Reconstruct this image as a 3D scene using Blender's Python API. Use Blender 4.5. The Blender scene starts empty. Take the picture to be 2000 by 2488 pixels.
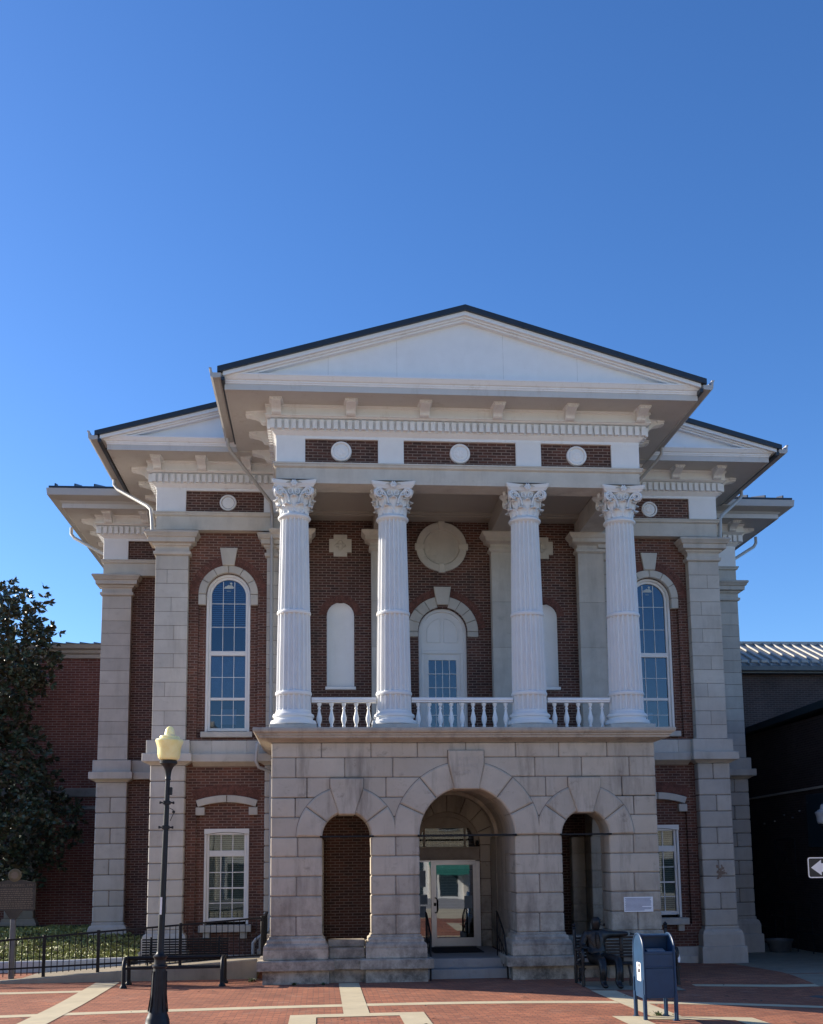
import bpy, bmesh, math, random
from mathutils import Vector, Matrix, noise
random.seed(11)
PI = math.pi
R = math.radians
sc = bpy.context.scene
COL = sc.collection
# ------------------------------------------------------------------ helpers
class MB:
    """collects shapes into one mesh; T is applied to every vertex"""
    def __init__(s, T=None):
        s.v = []; s.f = []; s.T = T; s.mi = 0; s.fm = []
    def add(s, vs, fs):
        o = len(s.v)
        if s.T is not None:
            vs = [tuple(s.T @ Vector(p)) for p in vs]
        s.v += [tuple(p) for p in vs]
        s.f += [tuple(i + o for i in f) for f in fs]; s.fm += [s.mi]*len(fs)
    def box(s, x0, x1, y0, y1, z0, z1):
        s.add([(x0,y0,z0),(x1,y0,z0),(x1,y1,z0),(x0,y1,z0),(x0,y0,z1),(x1,y0,z1),(x1,y1,z1),(x0,y1,z1)],
              [(0,3,2,1),(4,5,6,7),(0,1,5,4),(1,2,6,5),(2,3,7,6),(3,0,4,7)])
    def core(s,*a):
        s.mi=1; s.box(*a); s.mi=0
    def cbox(s, x0, x1, y0, y1, z0, z1, c=.015):
        X=(x0,x1); Y=(y0,y1); Z=(z0,z1); vs=[]; idx={}
        for i in (0,1):
            for j in (0,1):
                for k in (0,1):
                    sx=c if i==0 else -c; sy=c if j==0 else -c; sz=c if k==0 else -c
                    for a,p in enumerate(((X[i],Y[j]+sy,Z[k]+sz),(X[i]+sx,Y[j],Z[k]+sz),(X[i]+sx,Y[j]+sy,Z[k]))):
                        idx[i,j,k,a]=len(vs); vs.append(p)
        fs=[]
        for i in (0,1): fs.append([idx[i,0,0,0],idx[i,1,0,0],idx[i,1,1,0],idx[i,0,1,0]])
        for j in (0,1): fs.append([idx[0,j,0,1],idx[1,j,0,1],idx[1,j,1,1],idx[0,j,1,1]])
        for k in (0,1): fs.append([idx[0,0,k,2],idx[1,0,k,2],idx[1,1,k,2],idx[0,1,k,2]])
        for j in (0,1):
            for k in (0,1): fs.append([idx[0,j,k,1],idx[1,j,k,1],idx[1,j,k,2],idx[0,j,k,2]])
        for i in (0,1):
            for k in (0,1): fs.append([idx[i,0,k,0],idx[i,1,k,0],idx[i,1,k,2],idx[i,0,k,2]])
            for j in (0,1): fs.append([idx[i,j,0,0],idx[i,j,1,0],idx[i,j,1,1],idx[i,j,0,1]])
        for i in (0,1):
            for j in (0,1):
                for k in (0,1): fs.append([idx[i,j,k,0],idx[i,j,k,1],idx[i,j,k,2]])
        s.add(vs, fs)
    def loft(s, rings, cap0=True, cap1=True, closed=True):
        n=len(rings[0]); vs=[p for r in rings for p in r]; fs=[]
        for a in range(len(rings)-1):
            for k in range(n if closed else n-1):
                k2=(k+1)%n
                fs.append((a*n+k,a*n+k2,(a+1)*n+k2,(a+1)*n+k))
        if cap0: fs.append(tuple(range(n))[::-1])
        if cap1: fs.append(tuple((len(rings)-1)*n+k for k in range(n)))
        s.add(vs, fs)
    def rectprof(s, x0, x1, y0, y1, prof):
        s.loft([[(x0-o,y0-o,z),(x1+o,y0-o,z),(x1+o,y1+o,z),(x0-o,y1+o,z)] for o,z in prof])
    def prism(s, poly, y0, y1):                       # poly of (x,z), extruded along y
        s.loft([[(x,y0,z) for x,z in poly],[(x,y1,z) for x,z in poly]])
    def xprism(s, poly, x0, x1):                      # poly of (y,z), extruded along x
        s.loft([[(x0,y,z) for y,z in poly],[(x1,y,z) for y,z in poly]])
    def cprism(s, outer, inner, y0, y1, c):           # chamfered front
        s.loft([[(x,y0,z) for x,z in inner],[(x,y0+c,z) for x,z in outer],[(x,y1,z) for x,z in outer]])
    def convex(s, poly, y0, y1, c):
        n=len(poly); inn=[]
        A=sum(poly[i][0]*poly[(i+1)%n][1]-poly[(i+1)%n][0]*poly[i][1] for i in range(n))
        sg=1 if A>0 else -1
        for i in range(n):
            p0,p1,p2=poly[i-1],poly[i],poly[(i+1)%n]
            def nrm(a,b):
                dx,dz=b[0]-a[0],b[1]-a[1]; l=math.hypot(dx,dz) or 1
                return (-dz/l*sg,dx/l*sg)
            n1,n2=nrm(p0,p1),nrm(p1,p2)
            d=1+n1[0]*n2[0]+n1[1]*n2[1]; d=max(d,.3)
            inn.append((p1[0]+c*(n1[0]+n2[0])/d,p1[1]+c*(n1[1]+n2[1])/d))
        s.cprism(poly,inn,y0,y1,c)
    def sector(s, cx, cz, r0, r1, a0, a1, y0, y1, n=8, c=.012, clip=None):
        def pts(ra,rb,aa,ab):
            P=[(cx+rb*math.cos(aa+(ab-aa)*k/n),cz+rb*math.sin(aa+(ab-aa)*k/n)) for k in range(n+1)]
            P+=[(cx+ra*math.cos(ab+(aa-ab)*k/n),cz+ra*math.sin(ab+(aa-ab)*k/n)) for k in range(n+1)]
            return [clip(p) for p in P] if clip else P
        rm=(r0+r1)/2
        s.cprism(pts(r0,r1,a0,a1),pts(r0+c,r1-c,a0+c/rm,a1-c/rm),y0,y1,c)
    def lathe(s, cx, cy, prof, seg=24, fl=None):
        rings=[]
        for r,z in prof:
            rings.append([(cx+r*math.cos(2*PI*k/seg),cy+r*math.sin(2*PI*k/seg),z) for k in range(seg)])
        s.loft(rings)
    def disc_y(s, cx, cz, prof, seg=32):              # lathe about the y axis: prof of (r,y)
        s.loft([[(cx+r*math.cos(2*PI*k/seg),y,cz+r*math.sin(2*PI*k/seg)) for k in range(seg)] for r,y in prof])
    def tube(s, pts, r, seg=8, r1=None):
        pts=[Vector(p) for p in pts]; rings=[]; n=len(pts); up=None
        for i,p in enumerate(pts):
            t=(pts[min(i+1,n-1)]-pts[max(i-1,0)]).normalized()
            a=up if up is not None else (Vector((0,0,1)) if abs(t.z)<.9 else Vector((1,0,0)))
            u=(a-t*a.dot(t)).normalized(); up=u; w=t.cross(u)
            rr=r if r1 is None else r+(r1-r)*i/(n-1)
            rings.append([tuple(p+rr*(u*math.cos(2*PI*k/seg)+w*math.sin(2*PI*k/seg))) for k in range(seg)])
        s.loft(rings)
    def sweep(s, path, prof):                         # open wall-trim: outward is to the right of the path
        P=[Vector(p) for p in path]; n=len(P); nr=[]
        for i in range(n-1):
            d=(P[i+1]-P[i]).normalized(); nr.append(Vector((d.y,-d.x)))
        rings=[]
        for i in range(n):
            if i==0: m=nr[0]
            elif i==n-1: m=nr[-1]
            else:
                m=nr[i-1]+nr[i]; m=m/(1+nr[i-1].dot(nr[i]))
            rings.append([(P[i].x+m.x*o,P[i].y+m.y*o,z) for o,z in prof])
        s.loft(rings,closed=True)
    def build(s, name, mat, parent=None, smooth=0, loc=None):
        me=bpy.data.meshes.new(name); me.from_pydata(s.v,[],s.f)
        if any(s.fm): me.polygons.foreach_set('material_index',s.fm)
        bm=bmesh.new(); bm.from_mesh(me); bmesh.ops.recalc_face_normals(bm,faces=bm.faces); bm.to_mesh(me); bm.free()
        o=bpy.data.objects.new(name,me); COL.objects.link(o)
        for mt in (mat if isinstance(mat,(list,tuple)) else [mat]): me.materials.append(mt)
        if smooth:
            for p in me.polygons: p.use_smooth=True
            me.set_sharp_from_angle(angle=R(smooth))
        if parent: o.parent=parent
        if loc: o.location=loc
        return o
def tag(o,label=None,cat=None,group=None,kind=None):
    for k,v in (('label',label),('category',cat),('group',group),('kind',kind)):
        if v: o[k]=v
    return o
def empty(name,loc,label=None,cat=None,group=None,rz=0):
    o=bpy.data.objects.new(name,None); COL.objects.link(o); o.location=loc; o.rotation_euler=(0,0,rz)
    o.empty_display_size=.2
    return tag(o,label,cat,group)
def kids(o): return [c for c in bpy.data.objects if c.parent==o]
def copy_tree(o,parent=None,dx=0,dy=0,dz=0,sx=1):
    c=o.copy(); COL.objects.link(c); c.parent=parent
    c.location=(o.location.x+dx,o.location.y+dy,o.location.z+dz)
    if sx<0: c.scale.x=-c.scale.x
    for ch in kids(o): copy_tree(ch,c)
    return c
# ------------------------------------------------------------------ materials
def nodes(name):
    m=bpy.data.materials.new(name); m.use_nodes=True; nt=m.node_tree
    return m,nt,nt.nodes['Principled BSDF']
def N(nt,t,**k):
    n=nt.nodes.new(t)
    for a,b in k.items(): setattr(n,a,b)
    return n
def noise_tex(nt,scale,detail=4,rough=.6,vec=None,stretch=None):
    t=N(nt,'ShaderNodeTexNoise'); t.inputs['Scale'].default_value=scale; t.inputs['Detail'].default_value=detail; t.inputs['Roughness'].default_value=rough
    g=vec
    if g is None: g=N(nt,'ShaderNodeNewGeometry').outputs['Position']
    if stretch:
        mp=N(nt,'ShaderNodeMapping'); mp.inputs['Scale'].default_value=stretch; nt.links.new(g,mp.inputs['Vector']); g=mp.outputs['Vector']
    nt.links.new(g,t.inputs['Vector'])
    return t.outputs['Fac']
def ramp(nt,fac,stops):
    r=N(nt,'ShaderNodeValToRGB'); e=r.color_ramp.elements
    while len(e)<len(stops): e.new(.5)
    for el,(p,c) in zip(e,stops):
        el.position=p; el.color=(*c,1) if len(c)==3 else c
    nt.links.new(fac,r.inputs['Fac']); return r.outputs['Color']
def mixc(nt,a,b,fac,mode='MIX'):
    m=N(nt,'ShaderNodeMix',data_type='RGBA',blend_type=mode)
    for s,v in ((6,a),(7,b)):
        if hasattr(v,'links') or isinstance(v,bpy.types.NodeSocket): nt.links.new(v,m.inputs[s])
        else: m.inputs[s].default_value=(*v,1)
    if isinstance(fac,(int,float)): m.inputs[0].default_value=fac
    else: nt.links.new(fac,m.inputs[0])
    return m.outputs[2]
def bump(nt,b,h,strength=.3,dist=.01):
    n=N(nt,'ShaderNodeBump'); n.inputs['Strength'].default_value=strength; n.inputs['Distance'].default_value=dist
    nt.links.new(h,n.inputs['Height']); nt.links.new(n.outputs['Normal'],b.inputs['Normal'])
def plain(name,col,rough=.5,metal=0,var=.12,scale=6,bs=.15,spec=None,coat=0):
    m,nt,b=nodes(name)
    f=noise_tex(nt,scale,5)
    c=ramp(nt,f,[(.3,tuple(x*(1-var) for x in col)),(.7,tuple(min(1,x*(1+var)) for x in col))])
    nt.links.new(c,b.inputs['Base Color'])
    b.inputs['Roughness'].default_value=rough; b.inputs['Metallic'].default_value=metal
    if spec is not None: b.inputs['Specular IOR Level'].default_value=spec
    if coat: b.inputs['Coat Weight'].default_value=coat
    if bs: bump(nt,b,noise_tex(nt,scale*8,4),bs,.004)
    return m
def stone(name,col,stain,warm,amt=.5,splash=False):
    """limestone: cloudy tone, vertical rain streaks, dark weather patches"""
    m,nt,b=nodes(name)
    c=ramp(nt,noise_tex(nt,1.6,6,.65),[(.3,tuple(x*.86 for x in col)),(.72,tuple(min(1,x*1.08) for x in col))])
    w=ramp(nt,noise_tex(nt,.9,3,.6),[(.45,(0,0,0)),(.75,(1,1,1))])
    c=mixc(nt,c,warm,mixf(nt,w,.45))
    s1=ramp(nt,noise_tex(nt,1.1,7,.72,stretch=(2.2,2.2,.35)),[(.5,(0,0,0)),(.78,(1,1,1))])
    c=mixc(nt,c,stain,mixf(nt,s1,amt))
    s2=ramp(nt,noise_tex(nt,2.4,8,.75,stretch=(1,1,1.5)),[(.57,(0,0,0)),(.75,(1,1,1))])
    c=mixc(nt,c,tuple(x*.7 for x in stain),mixf(nt,s2,amt*.8))
    if splash:      # blotchy grime low on the porch
        sp=N(nt,'ShaderNodeSeparateXYZ'); nt.links.new(N(nt,'ShaderNodeNewGeometry').outputs['Position'],sp.inputs[0])
        mr=N(nt,'ShaderNodeMapRange'); nt.links.new(sp.outputs[2],mr.inputs[0]); mr.inputs[1].default_value=2.3; mr.inputs[2].default_value=.1; mr.inputs[3].default_value=0; mr.inputs[4].default_value=1
        n3=ramp(nt,noise_tex(nt,2.1,9,.75),[(.42,(0,0,0)),(.62,(1,1,1))])
        mm=N(nt,'ShaderNodeMath',operation='MULTIPLY'); nt.links.new(n3,mm.inputs[0]); nt.links.new(mr.outputs[0],mm.inputs[1])
        c=mixc(nt,c,(.12,.105,.088),mixf(nt,mm.outputs[0],.95))
    isl=N(nt,'ShaderNodeNewGeometry').outputs['Random Per Island']
    c=mixc(nt,c,ramp(nt,isl,[(0,(.88,.875,.87)),(.5,(.98,.975,.97)),(1,(1.05,1.04,1.02))]),1,'MULTIPLY')
    nt.links.new(c,b.inputs['Base Color']); b.inputs['Roughness'].default_value=.85; b.inputs['Specular IOR Level'].default_value=.25
    bump(nt,b,noise_tex(nt,38,6,.7),.35,.006)
    return m
def mixf(nt,s,k):
    n=N(nt,'ShaderNodeMath',operation='MULTIPLY'); nt.links.new(s,n.inputs[0]); n.inputs[1].default_value=k; return n.outputs[0]
def wallvec(nt):
    """wall coordinate: along the wall, height"""
    g=N(nt,'ShaderNodeNewGeometry'); sp=N(nt,'ShaderNodeSeparateXYZ'); nt.links.new(g.outputs['Position'],sp.inputs[0])
    sn=N(nt,'ShaderNodeSeparateXYZ'); nt.links.new(g.outputs['True Normal'],sn.inputs[0])
    ab=N(nt,'ShaderNodeMath',operation='ABSOLUTE'); nt.links.new(sn.outputs[0],ab.inputs[0])
    gt=N(nt,'ShaderNodeMath',operation='GREATER_THAN'); nt.links.new(ab.outputs[0],gt.inputs[0]); gt.inputs[1].default_value=.7
    mx=N(nt,'ShaderNodeMix',data_type='FLOAT'); nt.links.new(gt.outputs[0],mx.inputs[0]); nt.links.new(sp.outputs[0],mx.inputs[2]); nt.links.new(sp.outputs[1],mx.inputs[3])
    cb=N(nt,'ShaderNodeCombineXYZ'); nt.links.new(mx.outputs[0],cb.inputs[0]); nt.links.new(sp.outputs[2],cb.inputs[1])
    return cb.outputs[0],g.outputs['Position']
def brick(name,c1,c2,mortar,bw=.215,rh=.0695,ms=.009,dirt=(.04,.035,.032),damt=.5):
    m,nt,b=nodes(name); vec,pos=wallvec(nt)
    t=N(nt,'ShaderNodeTexBrick'); t.inputs['Scale'].default_value=1; t.inputs['Brick Width'].default_value=bw; t.inputs['Row Height'].default_value=rh
    t.inputs['Mortar Size'].default_value=ms; t.inputs['Mortar Smooth'].default_value=.25; t.inputs['Bias'].default_value=0
    t.inputs['Color1'].default_value=(*c1,1); t.inputs['Color2'].default_value=(*c2,1); t.inputs['Mortar'].default_value=(*mortar,1)
    # slightly wavering courses
    wn=N(nt,'ShaderNodeTexNoise'); wn.inputs['Scale'].default_value=3; nt.links.new(pos,wn.inputs['Vector'])
    vm=N(nt,'ShaderNodeVectorMath',operation='MULTIPLY_ADD'); nt.links.new(wn.outputs['Color'],vm.inputs[0]); vm.inputs[1].default_value=(.012,.010,0); nt.links.new(vec,vm.inputs[2])
    nt.links.new(vm.outputs[0],t.inputs['Vector'])
    f=ramp(nt,noise_tex(nt,.7,6,.7),[(.35,(.75,.75,.75)),(.7,(1.15,1.15,1.15))])
    c=mixc(nt,t.outputs['Color'],f,1,'MULTIPLY')
    d=ramp(nt,noise_tex(nt,1.3,6,.7,stretch=(1.5,1.5,.5)),[(.52,(0,0,0)),(.8,(1,1,1))])
    c=mixc(nt,c,dirt,mixf(nt,d,damt))
    e=ramp(nt,noise_tex(nt,4.5,5,.7),[(.62,(0,0,0)),(.8,(1,1,1))])
    c=mixc(nt,c,tuple(x*.9 for x in mortar),mixf(nt,e,.34))
    nt.links.new(c,b.inputs['Base Color']); b.inputs['Roughness'].default_value=.9; b.inputs['Specular IOR Level'].default_value=.2
    inv=N(nt,'ShaderNodeMath',operation='SUBTRACT'); inv.inputs[0].default_value=1; nt.links.new(t.outputs['Fac'],inv.inputs[1])
    bump(nt,b,inv.outputs[0],.5,.006)
    return m
def paver(name):
    m,nt,b=nodes(name)
    g=N(nt,'ShaderNodeNewGeometry').outputs['Position']
    wn=N(nt,'ShaderNodeTexNoise'); wn.inputs['Scale'].default_value=2.2; nt.links.new(g,wn.inputs['Vector'])
    vm=N(nt,'ShaderNodeVectorMath',operation='MULTIPLY_ADD'); nt.links.new(wn.outputs['Color'],vm.inputs[0]); vm.inputs[1].default_value=(.03,.03,0); nt.links.new(g,vm.inputs[2])
    def br(v,bw,rh):
        t=N(nt,'ShaderNodeTexBrick'); t.inputs['Scale'].default_value=1; t.inputs['Brick Width'].default_value=bw; t.inputs['Row Height'].default_value=rh
        t.inputs['Mortar Size'].default_value=.009; t.inputs['Mortar Smooth'].default_value=.2; t.inputs['Bias'].default_value=-.05
        t.inputs['Color1'].default_value=(.48,.185,.10,1); t.inputs['Color2'].default_value=(.31,.115,.07,1); t.inputs['Mortar'].default_value=(.19,.105,.075,1)
        nt.links.new(v,t.inputs['Vector']); return t
    t=br(vm.outputs[0],.205,.105)
    c=t.outputs['Color']
    f=ramp(nt,noise_tex(nt,.6,6,.7),[(.3,(.72,.75,.80)),(.7,(1.2,1.16,1.12))])
    c=mixc(nt,c,f,1,'MULTIPLY')
    e=ramp(nt,noise_tex(nt,1.4,8,.75),[(.55,(0,0,0)),(.75,(1,1,1))])
    c=mixc(nt,c,(.45,.29,.21),mixf(nt,e,.55))
    e2=ramp(nt,noise_tex(nt,9,6,.7),[(.62,(0,0,0)),(.75,(1,1,1))])
    c=mixc(nt,c,(.10,.05,.035),mixf(nt,e2,.5))
    nt.links.new(c,b.inputs['Base Color']); b.inputs['Roughness'].default_value=.85; b.inputs['Specular IOR Level'].default_value=.25
    inv=N(nt,'ShaderNodeMath',operation='SUBTRACT'); inv.inputs[0].default_value=1; nt.links.new(t.outputs['Fac'],inv.inputs[1])
    hn=noise_tex(nt,6,3,.5); ad=N(nt,'ShaderNodeMath',operation='ADD'); nt.links.new(inv.outputs[0],ad.inputs[0]); nt.links.new(hn,ad.inputs[1])
    bump(nt,b,ad.outputs[0],.6,.012)
    return m
def glass(name,tint,refl):
    m=bpy.data.materials.new(name); m.use_nodes=True; nt=m.node_tree; nt.nodes.clear()
    out=N(nt,'ShaderNodeOutputMaterial'); tr=N(nt,'ShaderNodeBsdfTransparent'); tr.inputs[0].default_value=(*tint,1)
    gl=N(nt,'ShaderNodeBsdfGlossy'); gl.inputs['Roughness'].default_value=.015; gl.inputs['Color'].default_value=(.92,.96,1,1)
    lw=N(nt,'ShaderNodeLayerWeight'); lw.inputs[0].default_value=.3
    mp=N(nt,'ShaderNodeMapRange'); nt.links.new(lw.outputs['Fresnel'],mp.inputs[0]); mp.inputs[1].default_value=0; mp.inputs[2].default_value=1; mp.inputs[3].default_value=refl; mp.inputs[4].default_value=1
    bn=N(nt,'ShaderNodeBump'); bn.inputs['Strength'].default_value=.05; bn.inputs['Distance'].default_value=.008
    nt.links.new(noise_tex(nt,1.7,2,.5),bn.inputs['Height']); nt.links.new(bn.outputs[0],gl.inputs['Normal'])
    mx=N(nt,'ShaderNodeMixShader'); nt.links.new(mp.outputs[0],mx.inputs[0]); nt.links.new(tr.outputs[0],mx.inputs[1]); nt.links.new(gl.outputs[0],mx.inputs[2]); nt.links.new(mx.outputs[0],out.inputs[0])
    return m
M={}
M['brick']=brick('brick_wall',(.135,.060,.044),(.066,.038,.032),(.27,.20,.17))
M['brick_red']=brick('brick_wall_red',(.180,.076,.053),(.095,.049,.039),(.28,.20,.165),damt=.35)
M['brick_annex']=brick('brick_annex',(.30,.115,.09),(.22,.085,.07),(.42,.30,.27),bw=.3,rh=.09,ms=.012,damt=.3)
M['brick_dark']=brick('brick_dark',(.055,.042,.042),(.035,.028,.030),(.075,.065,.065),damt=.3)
M['brick_back']=brick('brick_back',(.11,.07,.06),(.08,.055,.05),(.15,.12,.11),damt=.3)
M['soldier']=plain('arch_brick',(.135,.056,.042),.9,var=.4,scale=9)
M['stone']=stone('limestone',(.56,.53,.475),(.23,.205,.17),(.52,.455,.37),.42)
M['stone_low']=stone('limestone_portico',(.53,.475,.39),(.14,.12,.10),(.50,.41,.30),.8,True)
M['stone_trim']=stone('limestone_trim',(.56,.535,.48),(.27,.245,.21),(.55,.49,.40),.4)
M['stain']=plain('rust_stain',(.27,.20,.15),.9,bs=0)
M['notice']=plain('paper_notice',(.22,.27,.30),.7,bs=0)
M['ledge']=stone('weathered_ledge',(.47,.43,.37),(.13,.12,.105),(.42,.36,.29),.75)
M['seam']=plain('board_seam',(.52,.52,.51),.8,bs=0)
M['joint']=plain('stained_joint',(.19,.165,.14),.95,0,.3,5)
M['step']=stone('step_stone',(.36,.35,.33),(.17,.16,.15),(.33,.30,.27),.4)
def white(name,col,dirty,amt):
    m,nt,b=nodes(name)
    c=ramp(nt,noise_tex(nt,3,5),[(.3,tuple(x*.94 for x in col)),(.7,col)])
    d=ramp(nt,noise_tex(nt,2.2,8,.75,stretch=(1.6,1.6,.6)),[(.55,(0,0,0)),(.8,(1,1,1))])
    c=mixc(nt,c,dirty,mixf(nt,d,amt))
    d2=ramp(nt,noise_tex(nt,14,6,.75),[(.6,(0,0,0)),(.74,(1,1,1))])
    c=mixc(nt,c,tuple(x*.7 for x in dirty),mixf(nt,d2,amt*.55))
    nt.links.new(c,b.inputs['Base Color']); b.inputs['Roughness'].default_value=.5
    bump(nt,b,noise_tex(nt,24,5),.15,.004)
    return m
M['white']=white('white_paint',(.84,.84,.82),(.60,.56,.50),.3)
M['colpaint']=white('column_paint',(.74,.745,.735),(.56,.54,.50),.08)
M['trim']=white('white_cornice_paint',(.81,.815,.81),(.42,.37,.30),.5)
M['trimflat']=white('white_board',(.80,.80,.79),(.60,.58,.55),.25)
M['frame']=white('window_paint',(.78,.77,.74),(.55,.52,.47),.25)
M['cream']=white('cream_paint',(.62,.57,.50),(.40,.35,.29),.4)
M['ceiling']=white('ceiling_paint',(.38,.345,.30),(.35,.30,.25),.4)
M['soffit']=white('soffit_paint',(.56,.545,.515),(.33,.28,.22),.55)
M['roof']=plain('dark_roof_metal',(.022,.027,.035),.35,0,.1)
M['gutter']=white('gutter_paint',(.44,.43,.41),(.36,.32,.27),.45)
M['iron']=plain('black_iron',(.009,.010,.012),.5,0,.25,12,spec=.25)
M['lamp_iron']=plain('lamp_post_paint',(.013,.016,.020),.45,0,.3,10,spec=.3)
M['bronze']=plain('dark_bronze',(.035,.034,.034),.42,.65,.35,18,.3)
M['concrete']=stone('concrete',(.64,.55,.37),(.36,.30,.20),(.60,.50,.32),.3)
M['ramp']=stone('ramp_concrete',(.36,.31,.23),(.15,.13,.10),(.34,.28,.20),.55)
M['curb']=white('curb_paint',(.52,.53,.52),(.3,.29,.27),.4)
M['asphalt']=plain('asphalt',(.09,.09,.088),.9,0,.25,3,.4)
M['paver']=paver('brick_paver')
M['glass']=glass('window_glass',(.50,.58,.70),.05)
M['glass_low']=glass('window_glass_lower',(.66,.70,.68),.02)
M['glass_door']=glass('door_glass',(.45,.47,.5),.20)
M['dark']=plain('dark_interior',(.016,.018,.021),.9,bs=0)
M['blind']=plain('blind_slat',(.48,.51,.48),.6,bs=0)
M['blind_up']=plain('blind_slat_upper',(.36,.43,.50),.6,bs=0)
M['alu']=plain('door_aluminium',(.62,.63,.64),.35,.55,.05)
M['wood']=plain('weathered_wood',(.34,.29,.235),.7,0,.15,5)
M['mat']=plain('door_mat',(.02,.02,.02),.95,0,.2,30)
M['mail']=plain('mailbox_blue',(.016,.056,.125),.42,0,.12,7,.1,spec=.35)
M['label']=plain('label_white',(.85,.86,.87),.5,bs=0,var=.03)
M['logo']=plain('logo_dark',(.01,.014,.03),.5,bs=0)
M['signblack']=plain('sign_black',(.012,.012,.013),.45,bs=0)
M['signwhite']=plain('sign_white',(.78,.79,.80),.4,bs=0,var=.04)
M['marker']=plain('marker_bronze',(.05,.044,.032),.6,.1,.25,8)  # plate, seal and lettering tones darkened to carry the tree's shade
M['gold']=plain('marker_gold',(.14,.115,.06),.6,.1,.2,20)
M['text']=plain('marker_text',(.17,.13,.085),.6,0,.1,20,bs=0)
M['post']=plain('post_grey',(.13,.135,.135),.5,.2,.15)
M['ink']=plain('grey_ink',(.30,.32,.40),.7,bs=0,var=.1)
M['engrave']=plain('engraved_letter',(.41,.375,.33),.9,bs=0)
M['bark']=plain('bark',(.09,.075,.06),.9,0,.3,10,.6)
M['metalroof']=plain('standing_seam_roof',(.46,.45,.42),.6,.0,.1,spec=.15)
M['teal']=plain('door_teal',(.015,.035,.05),.6)
M['awning']=plain('awning_green',(.02,.15,.12),.7)
M['soil']=plain('soil',(.06,.05,.035),.95,0,.3,6,.5)
def leafmat(name,top,under,rough,trans=.15):
    m,nt,b=nodes(name)
    g=N(nt,'ShaderNodeNewGeometry')
    v=ramp(nt,noise_tex(nt,3.3,3),[(.3,tuple(x*.6 for x in top)),(.7,tuple(x*1.5 for x in top))])
    c=mixc(nt,v,under,g.outputs['Backfacing'])
    nt.links.new(c,b.inputs['Base Color']); b.inputs['Roughness'].default_value=rough
    b.inputs['Specular IOR Level'].default_value=.5
    return m
M['leaf']=leafmat('magnolia_leaf',(.055,.085,.05),(.085,.075,.045),.3)
M['grassm']=leafmat('grass_blade',(.30,.32,.10),(.28,.30,.09),.55)
M['weed']=leafmat('weed_leaf',(.07,.10,.03),(.07,.10,.03),.6)
def lampglass():
    m,nt,b=nodes('lamp_globe')
    b.inputs['Base Color'].default_value=(.93,.80,.38,1); b.inputs['Roughness'].default_value=.35
    b.inputs['Subsurface Weight'].default_value=.6; b.inputs['Subsurface Radius'].default_value=(.25,.22,.12); b.inputs['Subsurface Scale'].default_value=.5
    c=ramp(nt,noise_tex(nt,7,4),[(.35,(.88,.74,.32)),(.7,(.95,.87,.50))]); nt.links.new(c,b.inputs['Base Color'])
    return m
M['globe']=lampglass()
M['globe_shaded']=plain('lamp_globe_shaded',(.50,.53,.56),.4,0,.1)  # shaded copy of the lamp globe, building shade put into its colour
# ------------------------------------------------------------------ ground
def sstep(a,b,x):
    t=min(1,max(0,(x-a)/(b-a))); return t*t*(3-2*t)
def gz(x,y):
    z=-.02*max(min(y,0),-26)-.095*max(0,min(-25-y,13.5))
    k=.0041 if x>-1.5 else .0012
    cr=-k*min((x+1.5)**2,60)
    z+=cr*sstep(.6,-3.2,y)
    z+=-.035*min(max(y,0),7.5)*sstep(3.8,6.8,x)
    return z
def sheet(name,x0,x1,y0,y1,dz,mat,label=None,step=.6,kind='structure',holes=None):
    nx=max(1,int((x1-x0)/step)); ny=max(1,int((y1-y0)/step)); m=MB(); 
    vs=[(x0+(x1-x0)*i/nx,y0+(y1-y0)*j/ny) for j in range(ny+1) for i in range(nx+1)]
    m.add([(x,y,gz(x,y)+dz) for x,y in vs],[(j*(nx+1)+i,j*(nx+1)+i+1,(j+1)*(nx+1)+i+1,(j+1)*(nx+1)+i) for j in range(ny) for i in range(nx)])
    o=m.build(name,mat,smooth=40); tag(o,kind=kind,label=label); return o
def far_ground():
    m=MB(); xs=[-400,-120,-40,-20]+[-16+1.*i for i in range(33)]+[20,40,120,400]; ys=[-400,-120,-60,-30]+[-26+1.*i for i in range(42)]+[25,40,120,400]
    nx=len(xs)
    m.add([(x,y,gz(x,y)-.012) for y in ys for x in xs],[(j*nx+i,j*nx+i+1,(j+1)*nx+i+1,(j+1)*nx+i) for j in range(len(ys)-1) for i in range(nx-1)])
    o=m.build('ground',M['asphalt'],smooth=40); tag(o,kind='structure',label='grey asphalt ground around the courthouse square')
far_ground()
sheet('brick_pavement',-34,36,-11.5,3.6,0,M['paver'],'red brick paving of the square in front of the courthouse',.5)
sheet('sidewalk',-34,36,-17,-11.5,.002,M['concrete'],'pale concrete sidewalk along the street',1)
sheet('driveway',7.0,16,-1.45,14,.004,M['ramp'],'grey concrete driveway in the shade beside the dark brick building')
def band(x0,x1,y0,y1,dz=.004,l=None): sheet('concrete_band',x0,x1,y0,y1,dz,M['concrete'],l)
band(-34,-2.78,-4.28,-3.92); band(-2.36,2.06,-4.28,-3.92); band(2.56,36,-4.28,-3.92)
band(-7.95,-7.45,-11,.9,.008); band(-2.78,-2.36,-5.3,-.16,.008); band(2.06,2.56,-6.1,-2.2,.008)
for x0,x1,y0 in ((-3.64,-1.48,-5.30),(1.42,3.7,-6.1)):
    band(x0,x1,y0-.38,y0,.0085); band(x0,x0+.42,y0-3.2,y0-.38,.0085); band(x1-.42,x1,y0-3.2,y0-.38,.0085); band(x0+.42,x1-.42,y0-3.2,y0-2.85,.0085)
band(-15,-7.95,-.75,-.45); band(4.4,7.0,-1.45,-1.2)
sheet('concrete_slab',2.08,3.98,-2.1,-.75,.012,M['ramp'],'concrete slab under the bronze bench')
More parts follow.
